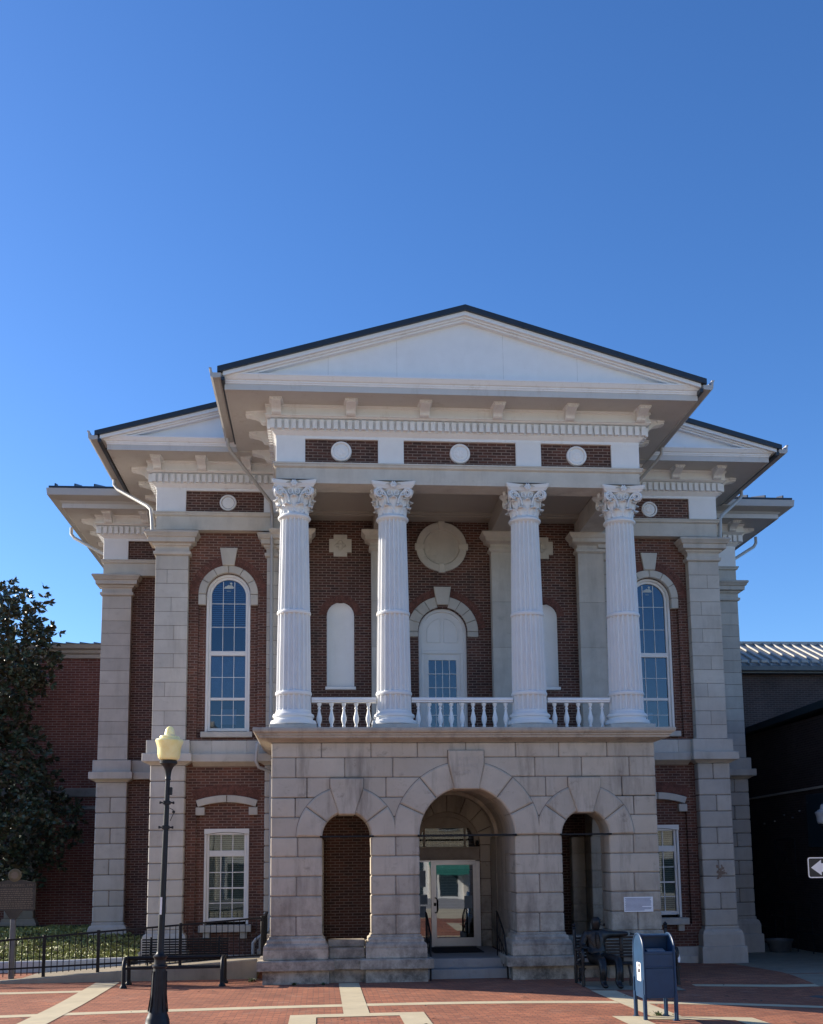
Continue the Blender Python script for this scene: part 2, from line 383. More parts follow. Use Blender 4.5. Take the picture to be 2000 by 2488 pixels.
# ------------------------------------------------------------------ courthouse
CH=empty('courthouse',(0,0,0),'red brick courthouse with white columned portico, stone arches and stepped white cornices','building')
G=.007
JZ=[.97,1.38,1.80,2.21,2.625,3.04]                      # pier courses
SP=3.04
ARCH=((-2.597,.525,1.08),(0,1.04,1.61),(2.597,.525,1.08))
PD=.8                                                    # pier depth
piers=((-4.22,-3.122),(-2.072,-1.04),(1.04,2.072),(3.122,4.22))
def pier_blocks(m,x0,x1,y0,y1,zs,c=.022,split=True,ph=0):
    for k in range(len(zs)-1):
        if (k+ph)%2==0 and split:
            xm=(x0+x1)/2+random.uniform(-.03,.03)
            m.cbox(x0,xm-G,y0,y1,zs[k]+G,zs[k+1]-G,c); m.cbox(xm+G,x1,y0,y1,zs[k]+G,zs[k+1]-G,c)
        else: m.cbox(x0,x1,y0,y1,zs[k]+G,zs[k+1]-G,c)
for i,(x0,x1) in enumerate(piers):
    m=MB(); m.core(x0+.022,x1-.022,.022,PD-.022,.9,SP-.004)
    pier_blocks(m,x0,x1,0,PD,JZ)
    p=m.build('pier',[M['stone_low'],M['joint']],CH)
    xl=x0; xr=x1
    m=MB()
    m.rectprof(xl,xr,0,PD,[(.0,.972),(.02,.955),(.02,.92),(.055,.90),(.07,.87),(.065,.84),(.07,.82),(.105,.80),(.125,.765),(.13,.73),(.12,.705)])
    m.rectprof(xl,xr,0,PD,[(.12,.703),(.13,.69),(.13,.505),(.12,.492)])
    m.rectprof(xl,xr,0,PD,[(.235,.49),(.255,.465),(.255,.29),(.245,.278)])
    m.rectprof(xl,xr,0,PD,[(.14,.277),(.14,-.12)])
    m.build('pier_base',M['stone_low'],p,35)
# low sill wall between the outer piers
for x0,x1 in ((-3.0,-2.2),(2.2,3.0)):
    m=MB(); m.cbox(x0,x1,.03,.6,-.1,.27,.01); m.cbox(x0,x1,-.08,.5,.275,.48,.015); m.cbox(x0+.02,x1-.02,.12,.62,.485,.70,.015); m.cbox(x0,x1,.34,.8,.705,.85,.02)
    m.build('sill_wall',M['stone_low'],CH)
# spandrel courses
m=MB(); zc=[3.04,3.461,3.878,4.31,4.74,5.068]

for a,b,c_,d in ((-4.195,-3.13,SP,4.3),(3.13,4.195,SP,4.3),(-4.195,-1.2,3.6,5.06),(1.2,4.195,3.6,5.06),(-1.9,-1.1,SP,3.7),(1.1,1.9,SP,3.7),(-1.3,1.3,4.2,5.06)): m.core(a,b,.022,.06,c_,d)
def course(k,xs):
    for a,b in zip(xs[:-1],xs[1:]):
        if b is None or a is None: continue
        m.cbox(a+G,b-G,0,PD if k<3 else .7,zc[k]+G,zc[k+1]-G,.018)
course(0,[-4.22,-3.60,-3.25]); course(0,[3.25,3.60,4.22])
course(1,[-4.22,-3.70,-3.22]); course(1,[3.22,3.70,4.22])
for s in (-1,1):
    a,b=sorted((s*1.15,s*1.98)); m.cbox(a,b,0,PD,zc[1]+G,zc[2]-G,.018)
    a,b=sorted((s*1.30,s*1.82)); m.cbox(a,b,0,PD,zc[0]+G,zc[1]-G,.018)
course(2,[-4.22,-3.45,-2.6]); course(2,[-2.6,-1.75,-.85]); course(2,[.85,1.75,2.6]); course(2,[2.6,3.45,4.22])
course(3,[-4.22,-3.69,-2.64,-1.60,-.35]); course(3,[.35,1.52,2.56,3.63,4.22])
course(4,[-4.22,-3.14,-2.07,-1.06,0.0,1.1,2.06,3.14,4.22])
m.build('spandrel',[M['stone_low'],M['joint']],CH)
# voussoirs and keystones
for cx,r0,r1 in ARCH:
    m=MB(); nv=3 if r0>.8 else 2; gap=.235 if r0>.8 else .30
    clip=None
    if cx<0: clip=lambda p:(min(p[0],-1.568),p[1])
    elif cx>0: clip=lambda p:(max(p[0],1.568),p[1])
    else: clip=lambda p:(max(-1.566,min(1.566,p[0])),p[1])
    for s in (0,1):
        m=MB()
        for k in range(nv):
            a0=(PI/2-gap)*k/nv; a1=(PI/2-gap)*(k+1)/nv
            if s: a0,a1=PI-a1,PI-a0
            rm=(r0+r1)/2; m.sector(cx,SP+.003,r0,r1,a0+G/rm,a1-G/rm,-.045,PD,10,.03,clip)
            m.mi=1; m.sector(cx,SP+.003,r0+.02,r1+.012,a0,a1,-.004,PD-.05,10,.004,clip); m.mi=0
        m.build('arch_ring',[M['stone_low'],M['joint']],CH)
    m=MB()
    if r0>.8: poly=[(cx-.265,4.04),(cx+.265,4.04),(cx+.39,4.63),(cx+.39,4.885),(cx-.39,4.885),(cx-.39,4.63)]
    else: poly=[(cx-.168,3.515),(cx+.168,3.515),(cx+.355,4.10),(cx+.355,4.285),(cx-.355,4.285),(cx-.355,4.10)]
    m.convex(poly,-.085,PD,.02)
    m.mi=1; m.prism([(cx+(x-cx)*1.045,zz+(.014 if zz>4.2 or (r0<.8 and zz>4.15) else (.03 if zz<4.06 else 0))) for x,zz in poly],-.006,PD-.05); m.mi=0
    key=m.build('keystone',[M['stone_low'],M['joint']],CH)
    if r0>.8:
        for t,z,h in (('J.K.FRICK',4.66,.088),('ARCHITECT',4.52,.075),('1869',4.37,.085)):
            cu=bpy.data.curves.new('inscription','FONT'); cu.body=t; cu.size=h*1.25; cu.align_x='CENTER'; cu.extrude=.0015
            to=bpy.data.objects.new('tmp',cu); COL.objects.link(to); bpy.context.view_layer.update()
            me=bpy.data.meshes.new_from_object(to.evaluated_get(bpy.context.evaluated_depsgraph_get())); bpy.data.objects.remove(to)
            o=bpy.data.objects.new('inscription',me); COL.objects.link(o); me.materials.clear(); me.materials.append(M['engrave'])
            o.parent=key; o.rotation_euler=(PI/2,0,0); o.location=(0,-.087,z)
    m=MB(); m.cbox(cx-r0-.05,cx+r0+.05,-.045,.02,SP-.012,SP+.026,.006) if r0<.8 else m.cbox(cx-r0-.04,cx+r0+.04,-.045,.02,SP-.016,SP+.03,.006)
    m.build('tie_bar',M['iron'],CH)
# base cornice and balcony floor
m=MB(); m.sweep([(-4.22,3.8),(-4.22,0),(4.22,0),(4.22,3.8)],[(-.4,5.068),(.03,5.068),(.05,5.085),(.10,5.10),(.19,5.125),(.25,5.15),(.26,5.19),(.27,5.20),(.30,5.205),(.30,5.235),(.345,5.25),(.375,5.285),(.38,5.335),(.37,5.357),(-.4,5.357)])
m.build('balcony_cornice',M['ledge'],CH,30)
m=MB(); m.box(-3.83,3.83,.3,3.9,5.10,5.35); m.build('balcony_floor',M['step'],CH)
# portico sides with open arch, passage, vault
for s in (-1,1):
    m=MB()
    for y0,y1 in ((PD+.02,1.05),(3.0,3.75)):
        for k in range(len(JZ)-1):
            a,b=sorted((s*3.45,s*4.22)); m.cbox(a,b,y0,y1,JZ[k],JZ[k+1],.02)
        a,b=sorted((s*3.38,s*4.32)); m.box(a,b,y0,y1,-.1,.96)
    for k in range(16):
        a0=PI*k/16; a1=PI*(k+1)/16; r=.975; cy=2.025
        p=[(cy+r*math.cos(a0),SP+r*math.sin(a0)),(cy+r*math.cos(a1),SP+r*math.sin(a1)),(cy+r*math.cos(a1),4.9),(cy+r*math.cos(a0),4.9)]
        m.xprism(p,s*3.5,s*4.18)
    for y0,y1 in ((PD+.02,1.05),(3.0,3.75)): a,b=sorted((s*3.5,s*4.18)); m.box(a,b,y0,y1,SP,4.9)
    # responds on the back wall
    a,b=sorted((s*3.08,s*3.42)); 
    for k in range(len(JZ)-1): m.cbox(a,b,3.45,3.9,JZ[k],JZ[k+1],.02)
    m.box(a,b,3.45,3.9,-.1,.96)
    m.build('portico_side_wall',M['stone_low'],CH)
for s in (-1,1):
    m=MB(); a,b=sorted((s*1.055,s*1.40)); m.box(a+.01,b-.01,PD+.01,3.6,.4,SP)
    zz=[.40,.97]+JZ[1:]
    for k in range(len(zz)-1):
        m.cbox(a,b,PD+.0,1.75,zz[k],zz[k+1],.015); m.cbox(a+(.04 if s>0 else 0),b-(.04 if s<0 else 0),1.75,2.7,zz[k],zz[k+1],.015); m.cbox(a,b,2.7,3.6,zz[k],zz[k+1],.015)
    m.build('passage_wall',M['stone_low'],CH)
WY=4.0; m=MB(); n=20
for y0,y1,r in ((PD,1.2,1.06),(1.2,2.7,1.12),(2.7,3.0,1.03),(3.0,3.5,1.10)):
    for k in range(n):
        a0=PI*k/n; a1=PI*(k+1)/n
        m.add([(r*math.cos(a),y,SP+r*math.sin(a)) for a in (a0,a1) for y in (y0,y1)]+[((r+.3)*math.cos(a),y,SP+(r+.3)*math.sin(a)) for a in (a0,a1) for y in (y0,y1)],[(0,1,3,2),(0,2,6,4),(1,5,7,3),(4,6,7,5)])
m.build('vault',M['stone_low'],CH)
m=MB()
for k in range(8): m.sector(-.02,2.87,.825,1.3,PI*k/8+.006,PI*(k+1)/8-.006,WY-.36,WY-.29,4,.012)
for s in (-1,1):
    for k in range(6): a,b=sorted((-.02+s*.825,s*1.06)); m.cbox(a,b,WY-.36,WY-.29,.38+k*.415,.38+(k+1)*.415-.008,.012)
m.build('entrance_surround',M['stone_low'],CH)
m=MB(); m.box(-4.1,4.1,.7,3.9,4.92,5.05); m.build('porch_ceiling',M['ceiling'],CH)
# steps and landing
m=MB(); m.cbox(-1.02,1.02,.30,1.0,-.1,.20,.012); m.cbox(-1.02,1.02,.66,3.72,.0,.39,.012); m.build('step',M['step'],CH)
for a,b in ((-4.2,-1.45),(1.45,4.2)): m=MB(); m.box(a,b,.8,3.9,-.1,.02); m.build('porch_floor',M['step'],CH)
# brick core: back wall of portico & the wings
def wall_arch(m,x0,x1,z0,z1,cx,r,zb,zs,y0,y1,n=18):
    """front layer x0..x1, z0..z1 with an arched opening"""
    m.box(x0,cx-r,y0,y1,z0,z1); m.box(cx+r,x1,y0,y1,z0,z1)
    if zb>z0: m.box(cx-r,cx+r,y0,y1,z0,zb)
    for k in range(n):
        a0=PI-PI*k/n; a1=PI-PI*(k+1)/n
        xa,xb=cx+r*math.cos(a0),cx+r*math.cos(a1); za,zb2=zs+r*math.sin(a0),zs+r*math.sin(a1)
        m.add([(xa,y0,za),(xb,y0,zb2),(xb,y0,z1),(xa,y0,z1),(xa,y1,za),(xb,y1,zb2),(xb,y1,z1),(xa,y1,z1)],[(0,1,2,3),(7,6,5,4),(0,4,5,1)])
m=MB()
WY=4.0
# portico back wall, lower: entrance arch
wall_arch(m,-4.3,4.3,-.2,5.3,-.02,.82,.38,2.87,WY-.3,WY+.3)
# upper: doorway and two niches
wall_arch(m,-4.3,-1.6,5.3,11.45,-2.655,.35,6.91,8.76,WY,WY+.3)
wall_arch(m,1.6,4.3,5.3,11.45,2.655,.35,6.91,8.76,WY,WY+.3)
wall_arch(m,-1.6,1.6,5.3,11.45,-.01,.63,5.37,8.36,WY,WY+.3)
m.build('porch_back_wall',M['brick'],CH)
for s in (-1,1):
    m=MB(); c=s*5.52; cl=s*5.49
    a,b=(-6.6,-4.2) if s<0 else (4.2,6.6)
    wall_arch(m,a,b,5.2,11.0,c,.75,5.60,9.30,WY-.03,WY+.08)
    # segment-headed recess of the ground-floor window
    x0,x1=cl-.755,cl+.755; m.box(a,x0,WY-.03,WY+.08,-.2,5.2); m.box(x1,b,WY-.03,WY+.08,-.2,5.2); m.box(x0,x1,WY-.03,WY+.08,-.2,.82); m.box(x0,x1,WY-.03,WY+.08,4.12,5.2)
    # recess plane with the window holes
    wall_arch(m,c-.8,c+.8,5.5,10.3,c,.56,5.75,9.30,WY+.08,WY+.30)
    m.box(cl-.8,cl-.555,WY+.08,WY+.3,-.2,4.3); m.box(cl+.555,cl+.8,WY+.08,WY+.3,-.2,4.3); m.box(cl-.555,cl+.555,WY+.08,WY+.3,-.2,.99); m.box(cl-.555,cl+.555,WY+.08,WY+.3,3.30,4.3)
    m.build('wing_wall',M['brick_red'],CH)
for s in (-1,1):
    m=MB(); a,b=sorted((s*4.2,s*7.25)); m.box(a,b,4.9,14,-.3,12.5)
    a,b=sorted((s*7.0,s*7.25)); m.box(a,b,4.05,4.9,-.3,12.5)
    a,b=sorted((s*4.2,s*7.0)); m.box(a,b,4.0,4.9,10.9,12.5)
    m.build('wing_side_wall',M['brick'],CH)
m=MB(); m.box(-4.2,4.2,4.9,14,-.3,12.5); m.build('core_wall',M['brick'],CH)
m=MB(); m.box(-4.05,4.05,.3,4.9,11.45,12.6); m.build('attic_wall',M['brick'],CH)
for s in (-1,1):
    m=MB(); a,b=sorted((s*7.2,s*9.35)); m.box(a,b,8.05,16,-.4,12.3)
    m.build('rear_wing_wall',M['brick'],CH)
# ---------------- pilasters
def courses(z0,z1,h):
    n=max(1,round((z1-z0)/h)); return [z0+(z1-z0)*k/n for k in range(n+1)]
def pilaster(x0,x1,yf,zt,zlo=None,whole=False,h1=.362,h2=.42,depth=.32,zb=0,capo=.27,dz=0,cap=True,inner=None):
    """upper shaft + cap, belt blocks, lower rusticated shaft + base"""
    m=MB(); y1=yf+depth
    zn=zt-.60
    zs=courses(5.53+dz,zn,h1)
    m.core(x0+.006,x1-.006,yf+.006,y1,zs[0],zn); g=.004
    for k in range(len(zs)-1):
        if whole or k%2==len(zs)%2 or x1-x0<.5: m.cbox(x0,x1,yf,y1,zs[k]+g,zs[k+1]-g,.007)
        else:
            xm=x0+(x1-x0)*random.choice((.36,.5,.44,.6)); m.cbox(x0,xm-g*.6,yf,y1,zs[k]+g,zs[k+1]-g,.007); m.cbox(xm+g*.6,x1,yf,y1,zs[k]+g,zs[k+1]-g,.007)
    p=m.build('pilaster',[M['stone'],M['joint']],CH)
    m=MB()
    m.rectprof(x0,x1,yf,y1,[(0,zn),(.02,zn+.012),(.05,zn+.025),(.06,zn+.06),(.06,zn+.10),(.015,zn+.115),(.012,zn+.21),(.03,zn+.24),(.07,zn+.26),(.085,zn+.30),(capo*.62,zn+.325),(capo*.66,zn+.44),(capo*.80,zn+.455),(capo*.86,zn+.50),(capo,zn+.545),(capo,zn+.585),(capo-.02,zn+.60),(.02,zn+.60)])
    m.build('pilaster_capital',M['stone'],p,30)
    if zlo is None: return p
    m=MB()
    m.cbox(x0-.12,x1+.12,yf-.06,y1,5.18+dz,5.52+dz,.012); m.cbox(x0-.19,x1+.19,yf-.25,y1,4.975+dz,5.177+dz,.012)
    m.rectprof(x0,x1,yf,y1,[(.03,4.90+dz),(.07,4.93+dz),(.16,4.973+dz)])
    m.build('belt_block',M['stone'],p)
    m=MB(); zs=courses(zb+.92,4.90+dz,h2)
    m.core(x0+.004,x1-.004,yf+.0,y1,zs[0],4.9+dz)
    xl,xr=x0-.015,x1+.015
    pier_blocks(m,xl,xr,yf-.02,y1,zs,.022,x1-x0>.5,1)
    m.build('lower_shaft',[M['stone'],M['joint']],p)
    m=MB()
    m.rectprof(x0,x1,yf,y1,[(.015,zb+.92),(.03,zb+.90),(.03,zb+.84),(.07,zb+.82),(.10,zb+.77),(.105,zb+.72),(.12,zb+.715),(.12,zb+.44),(.13,zb+.435)])
    m.rectprof(x0,x1,yf,y1,[(.15,zb+.43),(.17,zb+.41),(.17,zb-.1)])
    m.build('pilaster_base',M['stone'],p,35)
    return p
for s,zb in ((-1,-.02),(1,-.14)):
    a,b=sorted((s*6.515,s*7.335)); pilaster(a,b,3.73,10.835,1,zb=zb)
    a,b=sorted((s*4.24,s*4.535)); pilaster(a,b,3.80,10.835,1,depth=.25,zb=zb,capo=.24)
    a,b=sorted((s*8.64,s*9.47)); pilaster(a,b,7.85,10.76,1,True,zb=zb-.02,dz=-.13)
    # responds behind the columns
    for x0,x1 in ((1.262,1.86),(3.555,4.23)):
        a,b=sorted((s*x0,s*x1)); m=MB(); m.core(a,b,3.72,4.0,5.35,10.5)
        for k,z in enumerate((5.36,6.5,7.9,9.1)):
            m.cbox(a-.004,b+.004,3.714,3.99,z+.003,(6.5,7.9,9.1,10.42)[k]-.003,.004)
        p=m.build('respond',[M['stone'],M['joint']],CH)
        zn=10.42; m=MB(); m.rectprof(a,b,3.714,4.02,[(0,zn),(.03,zn+.02),(.06,zn+.04),(.06,zn+.10),(.02,zn+.12),(.02,zn+.2),(.08,zn+.24),(.16,zn+.27),(.17,zn+.36),(.22,zn+.40),(.26,zn+.46),(.26,zn+.50)])
        m.build('respond_capital',M['stone'],p,30)
# belt courses on the brick
for s in (-1,1):
    m=MB()
    for x0,x1 in ((4.66,6.40),):
        a,b=sorted((s*x0,s*x1)); xs=[a,a+.55*(b-a)*.55,a+(b-a)*.8,b]
        for u,v in zip(xs[:-1],xs[1:]): m.cbox(u,v,3.84,4.0,5.18,5.52,.012)
        a,b=sorted((s*(x0+.07),s*6.33)); m.cbox(a,b,3.68,4.0,4.975,5.177,.012)
        m.add([(a,3.96,4.88),(b,3.96,4.88),(b,3.72,4.974),(a,3.72,4.974),(a,4.0,4.88),(b,4.0,4.88),(b,4.0,4.974),(a,4.0,4.974)],[(0,1,2,3),(4,7,6,5),(0,4,5,1),(3,2,6,7)])
    m.build('belt_course',M['stone'],CH); m=MB()
    for x0,x1 in ((7.5,8.53),):
        a,b=sorted((s*x0,s*x1)); m.cbox(a,b,7.95,8.1,5.05,5.39,.012); m.cbox(a,b,7.78,8.1,4.845,5.047,.012)
    m.build('belt_course',M['stone'],CH); m=MB()
    a,b=sorted((s*4.66,s*6.36)); m.cbox(a,b,3.86,4.0,-.3,.27,.012); a,b=sorted((s*4.7,s*6.3)); m.cbox(a,b,3.78,4.0,-.3,.05,.012)
    m.build('plinth_course',M['stone'],CH)
# ---------------- entablatures
def seg_boxes(m,path,step,w,o0,o1,z0,z1,inset=0):
    for (x0,y0),(x1,y1) in zip(path[:-1],path[1:]):
        d=Vector((x1-x0,y1-y0)); L=d.length; d/=L; nr=Vector((d.y,-d.x))
        n=int((L+2*inset)/step); off=(L+2*inset-(n*step-(step-w)))/2-inset
        for k in range(n):
            t0=off+k*step; pts=[]
            for t,o in ((t0,o0),(t0+w,o0),(t0+w,o1),(t0,o1)):
                pts.append((x0+d.x*t+nr.x*o,y0+d.y*t+nr.y*o))
            m.loft([[(x,y,z0) for x,y in pts],[(x,y,z1) for x,y in pts]])
BR=None
def bracket(pos,out):
    """carved eave bracket: scrolled side profile, fluted face, capped top; built at the origin facing -y"""
    global BR
    if BR is None:
        m=MB()
        prof=[(0,12.40),(-.10,12.405),(-.145,12.43),(-.16,12.47),(-.19,12.50),(-.27,12.53),(-.36,12.545),(-.42,12.565),(-.45,12.60),(-.45,12.66),(0,12.70)]
        for x0,x1 in ((-.105,-.075),(-.042,-.015),(.015,.042),(.075,.105)): m.xprism(prof,x0,x1)
        m.xprism([(y*.94,z+.008) for y,z in prof],-.09,.09)
        m.cbox(-.14,.14,-.49,-.30,12.60,12.66,.012); m.cbox(-.115,.115,-.475,-.32,12.565,12.60,.008)
        m.cbox(-.03,.03,-.50,-.46,12.575,12.63,.008); m.cbox(-.08,-.05,-.495,-.46,12.575,12.61,.006); m.cbox(.05,.08,-.495,-.46,12.575,12.61,.006)
        m.cbox(-.16,.16,-.50,-.02,12.645,12.685,.01)
        BR=m.build('bracket',M['trim'],CH); o=BR
    else:
        o=BR.copy(); COL.objects.link(o)
    o.location=pos; o.rotation_euler=(0,0,{'F':0,'L':-PI/2,'R':PI/2}[out])
    return o
def entab(path,yb,dz,corner_blocks,brackets,split=None,over=1.13):
    """architrave, frieze, dentils, boxed eave along a plan path"""
    z=lambda a:a+dz
    m=MB(); m.sweep(path,[(-.6,z(10.92)),(0,z(10.92)),(0,z(11.27)),(.03,z(11.285)),(.05,z(11.30)),(.06,z(11.345)),(.075,z(11.35)),(.075,z(11.385)),(-.6,z(11.39))])
    m.build('architrave',M['stone_trim'],CH,30)
    m=MB(); m.sweep(path,[(-.6,z(11.388)),(-.045,z(11.388)),(-.045,z(11.97)),(-.6,z(11.97))]); m.build('frieze',M['brick'],CH)
    for (x0,x1,y0,y1) in corner_blocks: m=MB(); m.cbox(x0,x1,y0,y1,z(11.387),z(11.965),.008); m.build('frieze_block',M['trimflat'],CH)
    m=MB(); m.sweep(path,[(-.5,z(11.955)),(.015,z(11.955)),(.015,z(12.02)),(.03,z(12.03)),(.05,z(12.05)),(.085,z(12.08)),(.10,z(12.10)),(.115,z(12.105)),(.115,z(12.36)),(.16,z(12.365)),(.20,z(12.375)),(.225,z(12.40)),(.25,z(12.405)),(.25,z(12.44)),(.255,z(12.441)),(.22,z(12.445)),(.22,z(12.60)),(.25,z(12.612)),(.26,z(12.72)),(-.5,z(12.72))])
    for cb in corner_blocks:
        pass
    m.build('bed_moulding',M['trim'],CH,30)
    m=MB(); seg_boxes(m,path,.157,.098,.117,.205,z(12.125),z(12.335),.2)
    m.build('dentil_course',M['trim'],CH)
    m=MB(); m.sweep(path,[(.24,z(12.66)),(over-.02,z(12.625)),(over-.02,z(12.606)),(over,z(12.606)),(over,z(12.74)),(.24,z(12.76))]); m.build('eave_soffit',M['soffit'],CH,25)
    for pos,out in brackets: bracket((pos[0],pos[1],dz),out)
def crown(path,dz,over,name='crown_moulding'):
    z=lambda a:a+dz
    m=MB(); m.sweep(path,[(.3,z(12.741)),(over+.012,z(12.741)),(over+.02,z(12.775)),(over+.035,z(12.78)),(over+.04,z(12.81)),(over+.07,z(12.825)),(over+.095,z(12.86)),(over+.12,z(12.90)),(over+.13,z(12.905)),(over+.13,z(12.935)),(.3,z(12.95))])
    return m.build(name,M['trim'],CH,25)
F0=.06; XH=4.155; OV=1.0
pp=[(-XH,4.6),(-XH,F0),(XH,F0),(XH,4.6)]
bl=[(-4.165,-3.51,F0-.012,.5),(-1.87,-1.285,F0-.012,.4),(1.285,1.87,F0-.012,.4),(3.51,4.165,F0-.012,.5)]
bk=[((x,F0-.22),'F') for x in (-4.15,-2.49,-.83,.83,2.49,4.15)]+[((-XH-.22,y),'L') for y in (.35,1.55,2.75)]+[((XH+.22,y),'R') for y in (.35,1.55,2.75)]
entab(pp,4.6,0,bl,bk,over=1.07)
crown([(-XH,3.4),(-XH,F0),(XH,F0),(XH,3.4)],0,1.07)
# wing entablatures
for s in (-1,1):
    X=7.34; Y=3.73
    path=[(-X,9.2),(-X,Y),(-4.0,Y)] if s<0 else [(4.0,Y),(X,Y),(X,9.2)]
    a,b=sorted((s*6.60,s*7.35)); c,d=sorted((s*4.1,s*4.62))
    bk=[((s*x,Y-.22),'F') for x in (7.30,6.18,5.05)]+[((s*(X+.22),y),'L' if s<0 else 'R') for y in (4.1,5.2,6.3)]
    entab(path,9.2,0,[(a,b,Y-.012,4.3),(c,d,Y-.012,4.1)],bk,over=1.07)
    crown([(-X,8.5),(-X,Y),(-4.5,Y)] if s<0 else [(4.5,Y),(X,Y),(X,8.5)],0,1.07)
    X=9.46; Y=7.85; dz=-.145
    path=[(-X,15),(-X,Y),(-7.0,Y)] if s<0 else [(7.0,Y),(X,Y),(X,15)]
    a,b=sorted((s*8.76,s*9.47))
    bk=[((s*x,Y-.22),'F') for x in (9.30,8.25)]+[((s*(X+.22),y),'L' if s<0 else 'R') for y in (8.1,9.3,10.5)]
    entab(path,15,dz,[(a,b,Y-.012,8.4)],bk,over=1.0)
    # boxed gutter round the rear wing
    m=MB(); m.sweep(path,[(.4,dz+12.741),(1.02,dz+12.741),(1.06,dz+12.80),(1.30,dz+12.86),(1.34,dz+12.88),(1.36,dz+13.07),(1.30,dz+13.075),(1.28,dz+12.98),(.4,dz+12.98)]); m.build('gutter',M['gutter'],CH,30)
# medallions
m0=MB(); m0.disc_y(0,0,[(.16,.05),(.235,.05),(.235,-.03),(.225,-.055),(.20,-.065),(.185,-.055),(.175,-.02),(.17,-.02),(.165,-.03),(.10,-.045),(0.001,-.055)],32)
for k in range(7):
    a=2*PI*k/7; m0.disc_y(.075*math.cos(a),.075*math.sin(a),[(.045,-.03),(.04,-.055),(.02,-.062),(.001,-.063)],10)
md=m0.build('medallion',M['trim'],CH,35); md.location=(-2.70,F0+.03,11.675)
for p in ((0,F0+.03,11.675),(2.70,F0+.03,11.675),(-5.54,3.80,11.66),(5.54,3.80,11.66)):
    o=md.copy(); COL.objects.link(o); o.location=p
    if abs(p[0])>5: o.scale=(.92,1,.92)
# gables: roof slab, raking trim, tympanum
def gable(xt,yt,zt,apex,yb,over_y,clipx=None):
    sl=(apex-zt)/xt
    def chev(off0,off1,x):   # band measured down from the roof top line
        return [(-x,apex-sl*x-off0),(0,apex-off0),(x,apex-sl*x-off0),(x,apex-sl*x-off1),(0,apex-off1),(-x,apex-sl*x-off1)]
    m=MB(); m.prism(chev(0,.125,xt),yt,yb); 
    for k in range(int((yb-yt)/.5)): 
        y=yt+.25+k*.5
        for s in (-1,1): m.add([(0,y,apex),(0,y+.03,apex),(s*xt,y+.03,zt),(s*xt,y,zt),(0,y,apex+.04),(0,y+.03,apex+.04),(s*xt,y+.03,zt+.04),(s*xt,y,zt+.04)],[(4,5,6,7),(0,4,7,3),(1,2,6,5),(3,7,6,2)])
    r=m.build('roof',M['roof'],CH)
    m=MB(); m.prism(chev(.127,.215,xt-.12),yt+.06,yt+.7); m.prism(chev(.217,.255,xt-.35),yt+.13,yt+.7); m.prism(chev(.257,.30,xt-.5),yt+.18,yt+.7)
    m.build('raking_cornice',M['trim'],CH)
    m=MB(); x=xt-.25; m.prism([(-x,zt-.14),(x,zt-.14),(x,zt+.08-.25),(0,apex-.26),(-x,zt+.08-.25)],yt+.30,yt+.6); m.mi=1
    for xx in (-.56*xt,-.28*xt,.16*xt,.47*xt): m.box(xx,xx+.007,yt+.2985,yt+.31,zt-.1,apex-sl*abs(xx)-.3)
    m.mi=0; m.build('tympanum',[M['trimflat'],M['seam']],CH)
gable(5.365,-1.26,13.02,14.60,10,.2)
gable(8.675,2.41,12.995,15.40,16,.2)
# eave gutters of the two gabled tiers
for s in (-1,1):
    for x,y0,y1 in ((5.31,-1.24,2.45),(8.62,2.43,6.6)):
        m=MB(); 
        prof=[(s*(x+o),z) for o,z in ((-.02,12.78),(.15,12.765),(.20,12.80),(.215,12.95),(.235,12.97),(.235,12.995),(.18,12.995),(.16,12.88),(-.02,12.88))]
        m.prism(prof,y0,y1)
        for k in range(int((y1-y0)/1.2)): yy=y0+.9+k*1.2; m.prism([(s*(x+o),z) for o,z in ((-.02,12.776),(.152,12.761),(.204,12.798),(.219,12.95),(.2,12.95),(.17,12.84),(-.02,12.82))],yy,yy+.025)
        g=m.build('gutter',M['gutter'],CH)
        m=MB(); m.box(min(s*(x-.10),s*(x-.025)),max(s*(x-.10),s*(x-.025)),y0+.01,y1,12.72,12.80); m.build('drip_edge',M['roof'],g)
# hipped roof of the rear wings
m=MB(); zr=12.985; 
m.box(-10.76,-7.3,6.50,6.62,12.94,12.99); m.box(7.3,10.76,6.50,6.62,12.94,12.99)

m.add([(-10.75,6.6,zr),(10.75,6.6,zr),(10.75,17,zr),(-10.75,17,zr),(-7.2,10.4,14.1),(7.2,10.4,14.1),(7.2,14,14.1),(-7.2,14,14.1)],[(0,1,5,4),(1,2,6,5),(2,3,7,6),(3,0,4,7),(4,5,6,7)])
for k in range(40):
    x=-10.6+k*.54
    if abs(x)<7.5: continue
    t=max(0,(abs(x)-7.2)/3.55); y1=6.6+3.8*(1-t)
    m.add([(x,6.50,zr+.005),(x+.035,6.50,zr+.005),(x+.035,y1,zr+.005+1.24*(1-t)),(x,y1,zr+.005+1.24*(1-t)),(x,6.50,zr+.075),(x+.035,6.50,zr+.075),(x+.035,y1,zr+.07+1.24*(1-t)),(x,y1,zr+.07+1.24*(1-t))],[(4,5,6,7),(0,1,5,4),(0,4,7,3),(1,2,6,5)])
m.build('roof',M['roof'],CH)
